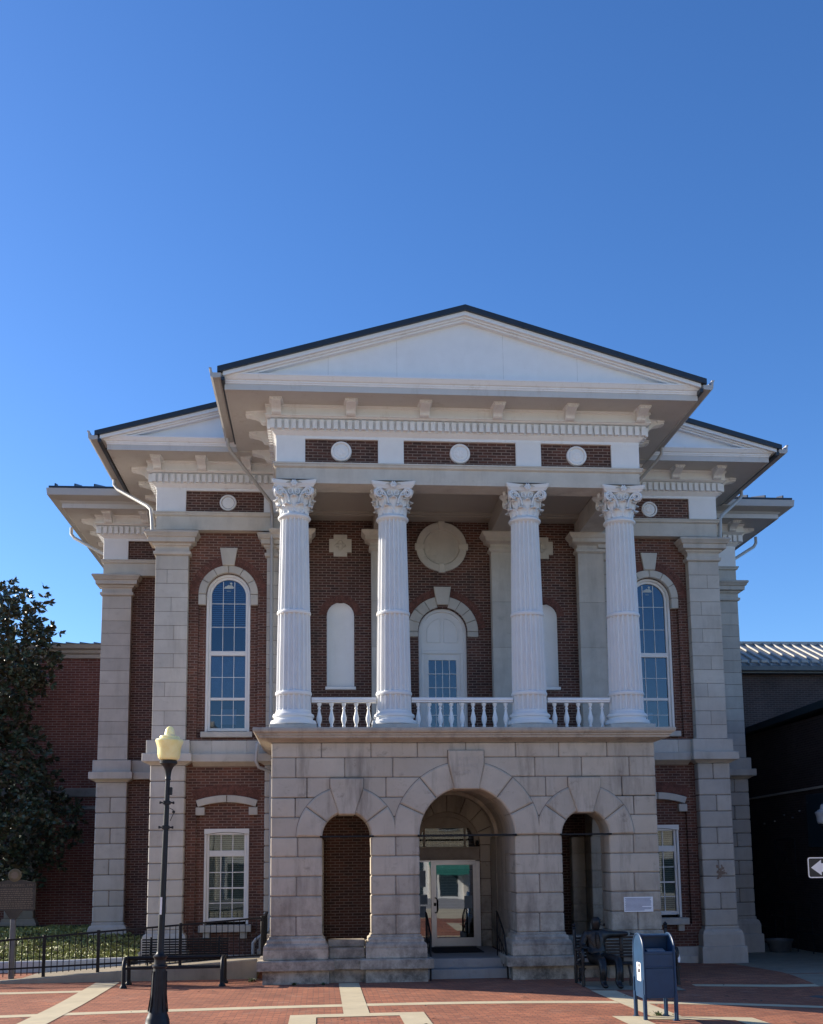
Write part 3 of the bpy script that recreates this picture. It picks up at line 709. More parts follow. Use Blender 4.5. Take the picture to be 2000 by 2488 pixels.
# downspouts
for s in (-1,1):
    m=MB(); T=lambda p:(s*p[0],p[1],p[2])
    m.tube([T(p) for p in ((5.43,2.2,12.82),(5.43,2.25,12.62),(5.36,2.35,12.50),(4.55,3.0,11.62),(4.42,3.2,11.5),(4.40,3.6,11.3),(4.40,3.62,5.6),(4.45,3.5,5.5),(4.72,3.4,5.40),(4.74,3.4,4.95),(4.68,3.45,4.82),(4.40,3.6,4.72),(4.38,3.62,4.6),(4.38,3.62,.95),(4.42,3.6,.85),(4.72,3.5,.66),(4.78,3.5,.58),(4.78,3.5,.2))],.042,8)
    m.build('downspout',M['gutter'],CH,50)
    m=MB(); m.tube([T(p) for p in ((8.72,5.3,12.80),(8.72,5.3,12.62),(8.62,5.25,12.48),(7.62,4.0,11.62),(7.50,3.86,11.48),(7.46,3.80,11.2),(7.44,3.80,10.9))],.05,8); m.build('downspout',M['gutter'],CH,50)
    m=MB(); m.tube([T(p) for p in ((10.72,9.2,12.6),(10.72,9.2,12.4),(10.6,9.1,12.25),(9.62,8.6,11.62),(9.40,8.5,11.5))],.05,8); m.build('downspout',M['gutter'],CH,50)
# portico inner beams and ceiling
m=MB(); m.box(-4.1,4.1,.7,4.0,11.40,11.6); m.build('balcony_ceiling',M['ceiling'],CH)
m=MB()
for x in (-3.85,-1.53,1.53,3.85): m.box(x-.28,x+.28,.5,4.0,10.925,11.42)
m.box(-3.57,3.57,3.55,4.0,11.30,11.42)
for x0,x1 in ((-3.57,-1.81),(-1.25,1.25),(1.81,3.57)):
    m.box(x0,x1,.66,.74,11.30,11.40); m.box(x0,x1,3.46,3.55,11.34,11.40); 
m.build('ceiling_beam',M['ceiling'],CH)
# ---------------- columns
def flute_ring(r,z,seg=20,d=.035,sub=6):
    P=[]
    for k in range(seg):
        for j in range(sub):
            u=j/sub; a=2*PI*(k+u)/seg
            dep=0 if u<.2 else math.sin((u-.17)/.83*PI)**.5*d
            P.append(((r-dep)*math.cos(a),(r-dep)*math.sin(a),z))
    return P
CY=.48
m=MB(); r_of=lambda z:.388-.07*(max(0,z-5.85)/4.3)**1.35
zs=[5.80,5.84,5.90,6.10,6.15]; rings=[]
def drum(z0,z1,n):
    L=[]
    for k in range(n+1):
        z=z0+(z1-z0)*k/n; L.append(flute_ring(r_of(z),z,20,.001 if k in(0,n) else .03))
    return L
for z0,z1,n in ((5.80,6.16,4),(6.22,7.98,5),(8.04,10.16,6)): 
    L=drum(z0,z1,n)
    zz=[z0,z0+.035]+[z0+(z1-z0)*k/n for k in range(1,n)]+[z1-.035,z1]
    L=[flute_ring(r_of(z),z,20,.002 if z in(z0,z1) else .062) for z in zz]
    m.loft(L)
for z in (6.19,8.01): m.lathe(0,0,[(r_of(z)-.01,z-.045),(r_of(z)+.012,z-.035),(r_of(z)+.022,z),(r_of(z)+.012,z+.035),(r_of(z)-.01,z+.045)],48)
shaft=m.build('column',M['colpaint'],CH,28)
m=MB(); m.lathe(0,0,[(.47,5.472),(.505,5.50),(.51,5.54),(.495,5.585),(.44,5.60),(.425,5.63),(.43,5.655),(.455,5.665),(.46,5.70),(.445,5.73),(.41,5.745),(.395,5.77),(.388,5.81),(.3,5.82)],40); m.build('column_base',M['colpaint'],shaft,40)
m=MB(); m.cbox(-.51,.51,-.51,.51,5.357,5.472,.012); m.build('plinth',M['stone'],shaft)
m=MB()
m.lathe(0,0,[(.30,10.14),(.318,10.155),(.325,10.165),(.355,10.175),(.372,10.20),(.372,10.22),(.355,10.245),(.33,10.255),(.318,10.27),(.305,10.29)],40)
m.lathe(0,0,[(.295,10.27),(.285,10.45),(.292,10.62),(.32,10.76),(.37,10.845),(.35,10.86)],32)
def leaf(m,a,z0,h,r0,wd,curl,reach,seg=9):
    ca,sa=math.cos(a),math.sin(a); rows=[]
    for i in range(seg+1):
        t=i/seg
        if t<.72:
            q=t/.72; rr=r0+.012+reach*.45*q**2.2; zz=z0+h*q
        else:
            q=(t-.72)/.28; ang=q*2.4; rr=r0+.012+reach*.45+curl*math.sin(ang)*1.0+reach*.2*q; zz=z0+h+curl*.55*math.sin(ang*.5)*(1 if q<.5 else 1)-curl*1.15*(1-math.cos(ang))*.55
        w=wd*(.62+.55*math.sin(min(1,t*1.12)*PI*.62))*(1-.62*max(0,(t-.66)/.34))*(1+.16*math.cos(t*PI*7))
        row=[]
        for j,(u,b) in enumerate(((-1,-.028),(-.72,.0),(-.36,.012),(0,.030),(.36,.012),(.72,0),(1,-.028))):
            rad=rr+b; row.append((rad*ca-u*w*sa,rad*sa+u*w*ca,zz-abs(u)*.018*(1+math.cos(t*PI*7))))
        rows.append(row)
    n=7; vs=[p for r in rows for p in r]; fs=[(i*n+j,i*n+j+1,(i+1)*n+j+1,(i+1)*n+j) for i in range(seg) for j in range(n-1)]
    # thickness: second skin a little inside
    inn=[(p[0]*.965-0*ca,p[1]*.965,p[2]-.006) for p in vs]
    m.add(vs,fs); m.add(inn,fs)
for k in range(8): leaf(m,PI/8+k*PI/4,10.275,.20,.285,.098,.062,.13)
for k in range(8): leaf(m,k*PI/4,10.30,.355,.285,.092,.066,.17)
for k in range(4): 
    for d in (-.22,.22): leaf(m,PI/4+k*PI/2+d,10.50,.21,.32,.06,.05,.16)
def spiral(m,cx,cy,cz,ux,uy,R0,turns=2.1,sg=1,r=.026):
    pts=[]; n=44
    for i in range(n+1):
        t=i/n; rad=R0*(1-t*.86); a=PI*.5+sg*turns*2*PI*t
        pts.append((cx+ux*rad*math.cos(a),cy+uy*rad*math.cos(a),cz+rad*math.sin(a)))
    m.tube(pts,r,6,r*.55)
for k in range(4):
    q=k*PI/2
    Rm=Matrix.Rotation(q,4,'Z'); sv=m.T; m.T=Rm
    for s in (-1,1):
        u=Vector((s*.93,-.36)).normalized() if False else Vector((1,0))
        # corner volute seen from this face, leaning out to the diagonal
        cx,cy=s*.315,-.385
        dirx,diry=math.cos(R(22))*1.0,math.sin(R(22))*(-s)
        spiral(m,cx,cy,10.735,dirx*s,diry*s,.105,2.0,-1)
        m.tube([(s*.10,-.335,10.50),(s*.13,-.345,10.62),(s*.19,-.355,10.74),(s*.26,-.372,10.815),(s*.315,-.385,10.84)],.024,6)
        spiral(m,s*.075,-.345,10.745,s*1,0,.062,1.6,-1,.016)
        m.tube([(s*.03,-.32,10.60),(s*.02,-.335,10.70),(s*.04,-.345,10.79),(s*.075,-.345,10.807)],.015,6)
    # fleuron on the abacus
    for i in range(6):
        a=2*PI*i/6; m.lathe(.045*math.cos(a),-.46,[(0.001,10.86+.045*math.sin(a)),(.032,10.89+.045*math.sin(a)),(.034,10.92+.045*math.sin(a)),(.001,10.95+.045*math.sin(a))],8)
    m.lathe(0,-.475,[(.001,10.875),(.03,10.89),(.03,10.92),(.001,10.935)],8)
    m.T=sv
ab=[]
for z,sc_ in ((10.84,.86),(10.865,.90),(10.88,.90),(10.895,.945),(10.915,.97),(10.945,.985),(10.965,1.0),(10.985,1.0)):
    P=[]
    for k in range(4):
        for i in range(13):
            t=i/12; x=-.475+.95*t; y=-.50+.085*math.sin(t*PI)
            if i in(0,12): pass
            v=Matrix.Rotation(k*PI/2,2)@Vector((x,y)); P.append((v.x*sc_,v.y*sc_,z))
    ab.append(P)
m.loft(ab)
m.build('column_capital',M['colpaint'],shaft,50)
m=MB(); m.box(-.44,.44,-.455,.3,10.985,11.0); m.build('flashing',M['roof'],shaft)
shaft.location=(-3.757,CY,0)
for x in (-1.53,1.53,3.757):
    copy_tree(shaft,CH,x+3.757)
# ---------------- balustrades
BP=[(.048,5.36),(.048,5.40),(.052,5.405),(.052,5.42),(.03,5.43),(.026,5.45),(.04,5.475),(.034,5.49),(.028,5.51),(.05,5.57),(.062,5.63),(.058,5.68),(.04,5.75),(.027,5.82),(.024,5.855),(.038,5.865),(.038,5.885),(.024,5.90),(.03,5.925),(.045,5.945),(.05,5.965),(.05,6.0)]
for x0,x1,n,cs in ((-3.36,-1.93,5,None),(-1.14,1.14,9,None),(1.93,3.36,5,None)):
    m=MB(); m.loft([[(x,.48+o,z) for o,z in ((-.085,6.005),(.085,6.005),(.085,6.03),(.11,6.05),(.11,6.085),(.095,6.11),(-.095,6.11),(-.11,6.085),(-.11,6.05),(-.085,6.03))] for x in (x0,x1)])
    rail=m.build('balustrade',M['white'],CH,30)
    for k in range(n):
        x=x0+(x1-x0)*(k+.62)/(n+.24)
        m=MB(); m.lathe(0,0,BP,16); m.cbox(-.055,.055,-.055,.055,5.357,5.40,.006)
        b=m.build('baluster',M['white'],rail,45); b.location=(x,.48,0)
# ---------------- back-wall ornaments
for s in (-1,1):
    c=s*2.655
    m=MB(); n=14; rows=[]
    for k in range(n+1):          # concave plastered niche
        a=PI*k/n; rows.append((c-.35*math.cos(a),WY+.005+.17*math.sin(a)))
    zz=[6.91+ (8.76-6.91)*j/4 for j in range(5)]; rings=[[(x,y,z) for x,y in rows] for z in zz]
    for j in range(1,7):
        b=PI/2*j/7; rings.append([(c+(x-c)*math.cos(b),WY+.005+(y-WY-.005)*math.cos(b),8.76+.35*math.sin(b)) for x,y in rows])
    m.loft(rings,cap0=False,cap1=False,closed=False); m.box(c-.36,c+.36,WY+.19,WY+.25,6.8,9.2)
    m.build('niche',M['white'],CH,40)
    m=MB(); m.cbox(c-.39,c+.39,WY-.06,WY+.1,6.832,6.91,.01); m.build('niche_sill',M['white'],CH)
    m=MB()
    for k in range(20): 
        a0=PI*.02+PI*.96*k/20; m.sector(c,8.76,.365,.55,a0+.006,a0+PI*.96/20-.008,WY-.008,WY+.05,1,.003)
    m.build('brick_arch',M['soldier'],CH)
    m=MB(); cz=10.615
    poly=[(-.29,-.175),(-.175,-.175),(-.175,-.29),(.175,-.29),(.175,-.175),(.29,-.175),(.29,.175),(.175,.175),(.175,.29),(-.175,.29),(-.175,.175),(-.29,.175)]
    m.prism([(c+x,cz+z) for x,z in poly],WY-.06,WY+.02)
    for dx,dz in ((0,.075),(0,-.075),(.075,0),(-.075,0)): m.disc_y(c+dx,cz+dz,[(.06,WY-.055),(.06,WY-.075),(.045,WY-.09),(.001,WY-.085)],14)
    m.disc_y(c,cz,[(.05,WY-.05),(.05,WY-.08),(.03,WY-.10),(.001,WY-.10)],12)
    m.build('cross_ornament',M['stone_trim'],CH)
m=MB(); cz=10.615; c=-.01
m.disc_y(c,cz,[(.47,WY),(.665,WY),(.665,WY-.06),(.65,WY-.075),(.49,WY-.075),(.475,WY-.06),(.46,WY-.02),(.45,WY-.02),(.30,WY-.035),(.001,WY-.04)],48)
for a in (0,PI/2,PI,1.5*PI): m.sector(c,cz,.45,.70,a-.13,a+.13,WY-.09,WY,3,.012)
m.build('round_panel',M['stone_trim'],CH,30)
# balcony door
c=-.01; zs_=8.36
for sgn in (0,1):
    m=MB()
    for k in range(4):
        a0=(PI/2-.20)*k/4+.006; a1=(PI/2-.20)*(k+1)/4-.006
        if sgn: a0,a1=PI-a1,PI-a0
        m.sector(c,zs_,.645,1.0 if False else .925,a0,a1,WY-.05,WY+.1,5,.012)
    s=-1 if sgn else 1; a,b=sorted((c+s*.645,c+s*.925)); m.cbox(a,b,WY-.05,WY+.1,8.22,8.355,.012)
    m.build('door_surround',M['stone_trim'],CH)
m=MB(); m.convex([(c-.15,9.06),(c+.15,9.06),(c+.225,9.535),(c-.225,9.535)],WY-.10,WY+.05,.015); m.build('keystone',M['stone_trim'],CH)
for h in (0,1):
    m=MB()
    for k in range(15*h,15*h+15):
        a0=PI*.03+PI*.94*k/30
        if abs(a0-PI/2+.05)<.22: continue
        m.sector(c,zs_,.94,1.13,a0+.004,a0+PI*.94/30-.006,WY-.008,WY+.05,1,.003)
    m.build('brick_arch',M['soldier'],CH)
m=MB()
m.sector(c,zs_,.55,.63,0,PI,WY+.10,WY+.28,20,.01)
for s in (-1,1): a,b=sorted((c+s*.55,c+s*.63)); m.cbox(a,b,WY+.10,WY+.28,5.36,8.36,.008); a,b=sorted((c+s*.46,c+s*.55)); m.cbox(a,b,WY+.14,WY+.28,5.36,7.86,.008)
m.cbox(c-.55,c+.55,WY+.13,WY+.28,7.80,7.90,.01)
df=m.build('balcony_door',M['frame'],CH)
m=MB(); P=[(c-.55,7.9),(c+.55,7.9)]+[(c+.55*math.cos(PI*k/20),zs_+.55*math.sin(PI*k/20)) for k in range(21)]; m.prism(P,WY+.16,WY+.2)
for s in (-1,1):
    q=[(c+s*.05,8.10),(c+s*.40,8.10)]+[(c+s*(.05+.35*math.cos(k*PI/16)),8.36+.38*math.sin(k*PI/16)) for k in range(9)]
    m.tube([(x,WY+.155,z) for x,z in q+[q[0]]],.014,5)
m.build('door_head_panel',M['frame'],df)
m=MB()
m.cbox(c-.46,c-.36,WY+.17,WY+.22,5.37,7.80,.006); m.cbox(c+.36,c+.46,WY+.17,WY+.22,5.37,7.80,.006); m.cbox(c-.36,c+.36,WY+.17,WY+.22,7.64,7.80,.006); m.cbox(c-.36,c+.36,WY+.17,WY+.22,5.37,5.62,.006)
for k in (1,2,3): x=c-.36+.72*k/4; m.box(x-.009,x+.009,WY+.185,WY+.205,5.62,7.64)
for k in range(1,6): z=7.64-.36*k; m.box(c-.36,c+.36,WY+.186,WY+.206,z-.009,z+.009)
m.build('door_leaf',M['frame'],df)
m=MB(); m.box(c-.36,c+.36,WY+.208,WY+.212,5.62,7.64); m.build('pane',M['glass'],df)
m=MB(); m.box(c-.8,c+.8,WY+.7,WY+.72,5.3,9.0); m.build('interior',M['dark'],df)
# ---------------- windows
def window_up(c):
    m=MB(); 
    m.sector(c,9.29,.435,.495,0,PI,WY+.14,WY+.27,24,.008); m.sector(c,9.29,.495,.56,0,PI,WY+.09,WY+.27,24,.012)
    for s in (-1,1):
        a,b=sorted((c+s*.435,c+s*.495)); m.cbox(a,b,WY+.14,WY+.27,5.79,9.29,.006)
        a,b=sorted((c+s*.495,c+s*.56)); m.cbox(a,b,WY+.09,WY+.27,5.755,9.29,.008)
    m.cbox(c-.44,c+.44,WY+.13,WY+.26,7.73,7.85,.01); m.cbox(c-.44,c+.44,WY+.16,WY+.24,6.58,6.65,.006); m.cbox(c-.44,c+.44,WY+.15,WY+.26,5.79,5.865,.006)
    # flat bar closing the arched head
    P=[(c-.20,9.71),(c+.20,9.71)]+[(c+.435*math.cos(PI*.5+(k-6)/12*-1.0),9.29+.437*math.sin(PI*.5+(k-6)/12*-1.0)) for k in range(12,-1,-1)][::1]
    w=m.build('window',M['frame'],CH)
    m=MB()
    for x in (c-.145,c+.145): m.box(x-.007,x+.007,WY+.178,WY+.19,5.86,9.68)
    for z in (9.095,8.48,7.176,6.2): m.box(c-.436,c+.436,WY+.179,WY+.191,z-.007,z+.007)
    m.build('muntin',M['frame'],w)
    m=MB(); P=[(c-.435,5.865),(c+.435,5.865)]+[(c+.435*math.cos(PI*k/20),9.29+.435*math.sin(PI*k/20)) for k in range(21)]; m.prism(P,WY+.195,WY+.199); m.build('pane',M['glass'],w)
    m=MB()
    for k in range(int((9.72-8.4)/.052)):
        z=9.70-k*.052; h=.43 if z<9.29 else math.sqrt(max(.01,.43**2-(z-9.29)**2))
        m.add([(c-h,WY+.24,z),(c+h,WY+.24,z),(c+h,WY+.27,z+.036),(c-h,WY+.27,z+.036)],[(0,1,2,3)])
    if c<0: m.build('blind',M['blind_up'],w)
    m=MB()
    if c<0: m.box(c-.2,c+.2,WY+.5,WY+.52,6.0,6.4)
    m.box(c-.43,c+.43,WY+.25,WY+.255,6.66,7.72) if c<0 else m.box(c-.1,c+.1,WY+.5,WY+.51,6.1,6.3)
    m.build('window_shade',M['blind'],w)
    m=MB(); m.box(c-.8,c+.8,WY+.8,WY+.82,5.3,10); m.build('interior',M['dark'],w)
    m=MB(); ks=[(-.13,9.50),(.11,9.50),(.125,9.535),(.10,9.56),(.06,9.60),(.02,9.585),(-.02,9.60),(-.06,9.565),(-.10,9.56)]; m.prism([(c+x,z) for x,z in ks],WY+.192,WY+.194); m.disc_y(c+.05,9.635,[(.03,WY+.194),(.03,WY+.192)],10); m.box(c-.06,c+.05,WY+.192,WY+.194,9.43,9.44)
    m.build('decal',M['blind'],w)
    m=MB(); m.cbox(c-.64,c+.64,3.86,WY+.15,5.608,5.75,.012); m.build('sill',M['stone_trim'],w)
    m=MB()
    for k in range(3):
        for s in (0,1):
            a0=(PI/2)*k/3+.008; a1=(PI/2)*(k+1)/3-.008
            if s: a0,a1=PI-a1,PI-a0
            if k==2: continue
            m.sector(c,9.30,.565,.755,a0,a1,WY-.05,WY+.1,6,.012)
    for s in (-1,1): 
        a0,a1=(PI/3+.008,PI/2-.008) if s>0 else (PI/2+.008,PI*2/3-.008); m.sector(c,9.30,.565,.755,a0,a1,WY-.05,WY+.1,6,.012)
        a,b=sorted((c+s*.565,c+s*.755)); m.cbox(a,b,WY-.05,WY+.1,9.02,9.292,.012)
    m.build('window_surround',M['stone_trim'],w)
    m=MB(); m.convex([(c-.15,10.05),(c+.15,10.05),(c+.225,10.51),(c-.225,10.51)],WY-.10,WY+.05,.015); m.box(c-.004,c+.004,WY-.103,WY,10.06,10.5); m.build('keystone',M['stone_trim'],CH)
    for h in (0,1):
        m=MB()
        for k in range(17*h,17*h+17):
            a0=PI*k/34
            if abs(a0+PI/68-PI/2)<.19: continue
            m.sector(c,9.30,.765,.985,a0+.005,a0+PI/34-.007,WY-.038,WY+.05,1,.003)
        m.build('brick_arch',M['soldier'],CH)
def window_low(c):
    m=MB()
    for s in (-1,1):
        a,b=sorted((c+s*.43,c+s*.49)); m.cbox(a,b,WY+.14,WY+.27,1.06,3.24,.006); a,b=sorted((c+s*.49,c+s*.552)); m.cbox(a,b,WY+.09,WY+.27,.99,3.2,.008)
    m.cbox(c-.43,c+.43,WY+.13,WY+.26,2.65,2.80,.012); m.cbox(c-.43,c+.43,WY+.17,WY+.24,1.855,1.895,.005); m.cbox(c-.43,c+.43,WY+.15,WY+.26,1.05,1.15,.008)
    n=12; A=[(c-.552+1.104*k/n,3.20+.055*math.sin(PI*k/n)) for k in range(n+1)]
    m.prism([(c-.552,3.335),(c-.552,3.2)]+A[1:-1]+[(c+.552,3.2),(c+.552,3.335)],WY+.05,WY+.2)
    m.prism([(c-.49,3.19),(c+.49,3.19)]+[(x,z-.012) for x,z in A[::-1][1:-1]],WY+.1,WY+.22)
    w=m.build('window',M['frame'],CH)
    m=MB()
    for x in (c-.145,c+.145): m.box(x-.011,x+.011,WY+.176,WY+.19,1.15,2.65); m.box(x-.011,x+.011,WY+.176,WY+.19,2.8,3.2)
    for z in (2.26,1.51): m.box(c-.43,c+.43,WY+.177,WY+.191,z-.010,z+.010)
    m.build('muntin',M['frame'],w)
    m=MB(); m.box(c-.43,c+.43,WY+.195,WY+.199,1.15,2.65); m.box(c-.43,c+.43,WY+.195,WY+.199,2.8,3.195); m.build('pane',M['glass_low'],w)
    m=MB()
    for k in range(40):
        z=1.13+k*.052; m.add([(c-.43,WY+.24,z),(c+.43,WY+.24,z),(c+.43,WY+.27,z+.038),(c-.43,WY+.27,z+.038)],[(0,1,2,3)])
    m.build('blind',M['blind'],w)
    m=MB(); m.box(c-.75,c+.75,WY+.6,WY+.62,.8,3.5); m.build('interior',M['dark'],w)
    m=MB(); m.cbox(c-.64,c+.64,3.80,WY+.2,.82,.99,.012)
    for x in (c-.45,c+.45): m.cbox(x-.08,x+.08,3.87,WY,.66,.818,.012)
    m.build('sill',M['stone_trim'],w)
    # segmental stone head and brick arch above
    hw=.765; cr=4.165; ed=4.04; rr=(hw*hw+(cr-ed)**2)/(2*(cr-ed)); zc_=cr-rr; al=math.asin(hw/rr)
    m=MB()
    for s in (0,1): 
        a0,a1=(PI/2-al,PI/2-.004) if s==0 else (PI/2+.004,PI/2+al)
        m.sector(c,zc_,rr-.175,rr,a0,a1,WY-.06,WY+.12,8,.012)
    for s in (-1,1): a,b=sorted((c+s*.545,c+s*.765)); m.cbox(a,b,WY-.06,WY+.12,3.67,3.865,.012)
    m.build('window_head',M['stone_trim'],w)
    m=MB(); n=24; al2=al*1.04
    for k in range(n):
        a0=PI/2-al2+2*al2*k/n; m.sector(c,zc_,rr+.012,rr+.262,a0+.0012,a0+2*al2/n-.0014,WY-.04,WY+.05,1,.003)
    m.build('brick_arch',M['soldier'],CH)
for s in (-1,1): window_up(s*5.52); window_low(s*5.49)
# ---------------- entrance
DY=3.72
m=MB(); c=-.02
P=[(c-.82,2.50),(c+.82,2.50)]+[(c+.82*math.cos(PI*k/24),2.87+.82*math.sin(PI*k/24)) for k in range(25)]
Q=[]
# wooden arch infill with transom lights cut out
def infill():
    m=MB(); n=24; r=.82
    zt=3.31; 
    m.box(c-r,c+r,DY,DY+.1,2.52,2.815)
    for k in range(n):     # above the transom
        a0=PI-PI*k/n; a1=PI-PI*(k+1)/n; xa,xb=c+r*math.cos(a0),c+r*math.cos(a1); za,zb=2.87+r*math.sin(a0),2.87+r*math.sin(a1)
        if max(za,zb)>zt: m.add([(xa,DY,min(za,zt)),(xb,DY,min(zb,zt)),(xb,DY,zb),(xa,DY,za),(xa,DY+.1,min(za,zt)),(xb,DY+.1,min(zb,zt)),(xb,DY+.1,zb),(xa,DY+.1,za)],[(0,1,2,3),(4,7,6,5),(0,4,5,1)])
    m.sector(c,2.87,.70,.825,0,PI,DY-.02,DY+.1,24,.01)
    for x in (-.58,.44): m.box(x-.02,x+.02,DY-.01,DY+.08,2.815,3.33)
    m.cbox(c-.62,c+.62,DY-.012,DY+.05,3.29,3.34,.006); m.cbox(c-.83,c+.83,DY-.03,DY+.06,2.78,2.83,.008); m.cbox(c-.83,c+.83,DY-.03,DY+.06,2.50,2.54,.006)
    return m
ent=infill().build('entrance',M['wood'],CH)
m=MB(); P=[(c-.80,2.82),(c+.80,2.82)]+[(c+.72*math.cos(PI*k/24),min(3.3,2.87+.72*math.sin(PI*k/24))) for k in range(25)]; m.prism(P,DY+.05,DY+.055); m.build('transom_pane',M['glass_low'],ent)
m=MB(); # aluminium frame
m.cbox(-.83,-.79,DY,DY+.1,.39,2.50,.004); m.cbox(-.43,-.375,DY-.01,DY+.1,.39,2.50,.004); m.cbox(.69,.80,DY,DY+.1,.39,2.50,.004); m.cbox(-.83,.80,DY,DY+.1,2.46,2.505,.004); m.cbox(-.8,-.43,DY,DY+.08,.39,.47,.004)
m.build('door_frame',M['alu'],ent)
m=MB(); m.cbox(-.375,-.295,DY+.01,DY+.06,.40,2.46,.004); m.cbox(.625,.69,DY+.01,DY+.06,.40,2.46,.004); m.cbox(-.295,.625,DY+.01,DY+.06,2.38,2.46,.004); m.cbox(-.295,.625,DY+.01,DY+.06,.40,.605,.004)
door=m.build('glass_door',M['alu'],ent)
door_h=MB(); door_h.tube([(-.335,DY+.0,1.58),(-.335,DY-.05,1.58),(-.30,DY-.055,1.57),(-.27,DY-.055,1.5),(-.27,DY-.055,1.30),(-.30,DY-.05,1.22),(-.335,DY,1.22)],.014,6); door_h.cbox(-.365,-.305,DY-.005,DY+.02,1.38,1.46,.004)
# handle and panes are pieces of the entrance
door_h.build('door_handle',M['iron'],ent)
m=MB(); m.box(-.295,.625,DY+.03,DY+.036,.605,2.38); m.box(-.79,-.43,DY+.03,DY+.036,.47,2.46); m.build('pane',M['glass_door'],ent)
m=MB(); m.box(-.8,.8,5.4,5.42,.3,3.8); m.build('interior',M['dark'],ent)
for a,b,c_,d in ((.40,.60,1.32,1.62),(-.78,-.56,1.85,2.25),(-.78,-.52,1.42,1.66),(-.78,-.56,1.1,1.38)): m=MB(); m.box(a,b,DY+.022,DY+.026,c_,d); m.build('notice',M['notice'],ent)
m=MB(); m.lathe(.73,DY-.09,[(.001,2.86),(.04,2.88),(.05,2.92),(.04,2.95),(.001,2.97)],12); m.box(.70,.76,DY-.08,DY,2.94,2.98); m.build('porch_camera',M['iron'],CH,40)
dm=MB(); dm.cbox(-.55,.62,2.0,3.4,.392,.408,.004); tag(dm.build('door_mat',M['mat']),'black doormat lying in front of the glass entrance door','doormat')
# entrance handrails
for s,lab in ((-1,'slender black handrail rising left of the entrance steps'),(1,'slender black handrail rising right of the entrance steps')):
    m=MB(); x=s*.80; b=(.30,gz(x,.05)+.0)
    m.tube([(x+s*.03,.05,0),(x+s*.02,.10,.45),(x,.22,.90),(x,.42,1.02),(x,1.15,1.34),(x,1.28,1.36)],.02,6); m.tube([(x,1.2,.38),(x,1.2,1.35)],.018,6); m.tube([(x+s*.02,.10,.45),(x,.7,.72),(x,1.2,.85)],.012,6)
    for t in range(1,4): y=.22+.24*t; m.tube([(x,y,.22 if y<.66 else .39),(x,y,1.0+(y-.42)*.44)],.009,5)
    tag(m.build('handrail',M['iron'],None,40),lab,'handrail')
# rusty stain on the right pilaster
m=MB(); q=random.Random(2)
for k in range(26):
    x=6.95+q.gauss(0,.07); z=2.15+q.gauss(0,.09); r=q.uniform(.02,.05); n=7
    m.prism([(x+r*q.uniform(.6,1.2)*math.cos(2*PI*i/n),z+r*q.uniform(.6,1.3)*math.sin(2*PI*i/n)) for i in range(n)],3.7065-.0001*k,3.709)
m.build('stain',M['stain'],CH)
# plaque on the right pier
m=MB(); m.cbox(3.39,4.03,-.022,-.002,1.365,1.685,.003); pq=m.build('notice_board',M['label']); tag(pq,'white notice board of printed text on the right stone pier','sign')
m=MB()
for k in range(11):
    z=1.655-k*.025; m.box(3.41+.012*(k%2),3.99-.22*random.random()*(1 if k%3==1 else .1),-.0245,-.0225,z-.008,z+.008)
m.build('printed_text',M['ink'],pq)
# ------------------------------------------------------------------ neighbours
def fence_pt(y,p): return p
# annex behind on the left
AX=empty('brick_annex',(-14,16,0),'two storey red brick annex with pale eave behind the magnolia on the left','building')
def rel(m,name,mat,par,sm=0):
    o=m.build(name,mat,None,sm); o.parent=par; o.matrix_parent_inverse=Matrix.Translation(-Vector(par.location)); return o
m=MB(); m.box(-22,-9.0,16.1,26,-.4,9.86); rel(m,'wall',M['brick_annex'],AX)
m=MB(); m.cbox(-22,-9.0,16.0,16.2,4.80,5.11,.02); m.cbox(-22,-9.0,16.04,16.2,4.36,4.47,.01); m.cbox(-22,-9.0,15.9,16.2,-.5,.0,.02); rel(m,'belt_course',M['step'],AX)
m=MB(); m.loft([[(x,16.1-o,z+.26) for o,z in ((0,9.55),(.06,9.56),(.08,9.68),(.16,9.74),(.18,9.84),(.30,9.88),(.34,9.98),(.36,10.02),(0,10.05))] for x in (-22.2,-8.9)]); rel(m,'eave',M['cream'],AX,30)
m=MB(); m.add([(-22.3,15.7,10.30),(-8.8,15.7,10.30),(-8.8,21.5,11.26),(-22.3,21.5,11.26),(-22.3,26.5,10.3),(-8.8,26.5,10.3)],[(0,1,2,3),(3,2,5,4)])
for k in range(28): x=-22.1+k*.49; m.add([(x,15.7,10.305),(x+.03,15.7,10.305),(x+.03,21.5,11.265),(x,21.5,11.265),(x,15.7,10.35),(x+.03,15.7,10.35),(x+.03,21.5,11.31),(x,21.5,11.31)],[(4,5,6,7),(0,1,5,4),(0,4,7,3),(1,2,6,5)])
rel(m,'roof',M['roof'],AX)
m=MB(); zs=[.6+.5*k for k in range(10)]
for a,b in zip(zs[:-1],zs[1:]): m.cbox(-14.1,-13.1,15.8,16.12,a,b,.02)
m.rectprof(-14.1,-13.1,15.8,16.2,[(.05,.6),(.08,.5),(.14,.42),(.14,.1),(.2,.05),(.2,-.4)]); rel(m,'corner_pilaster',M['stone'],AX)
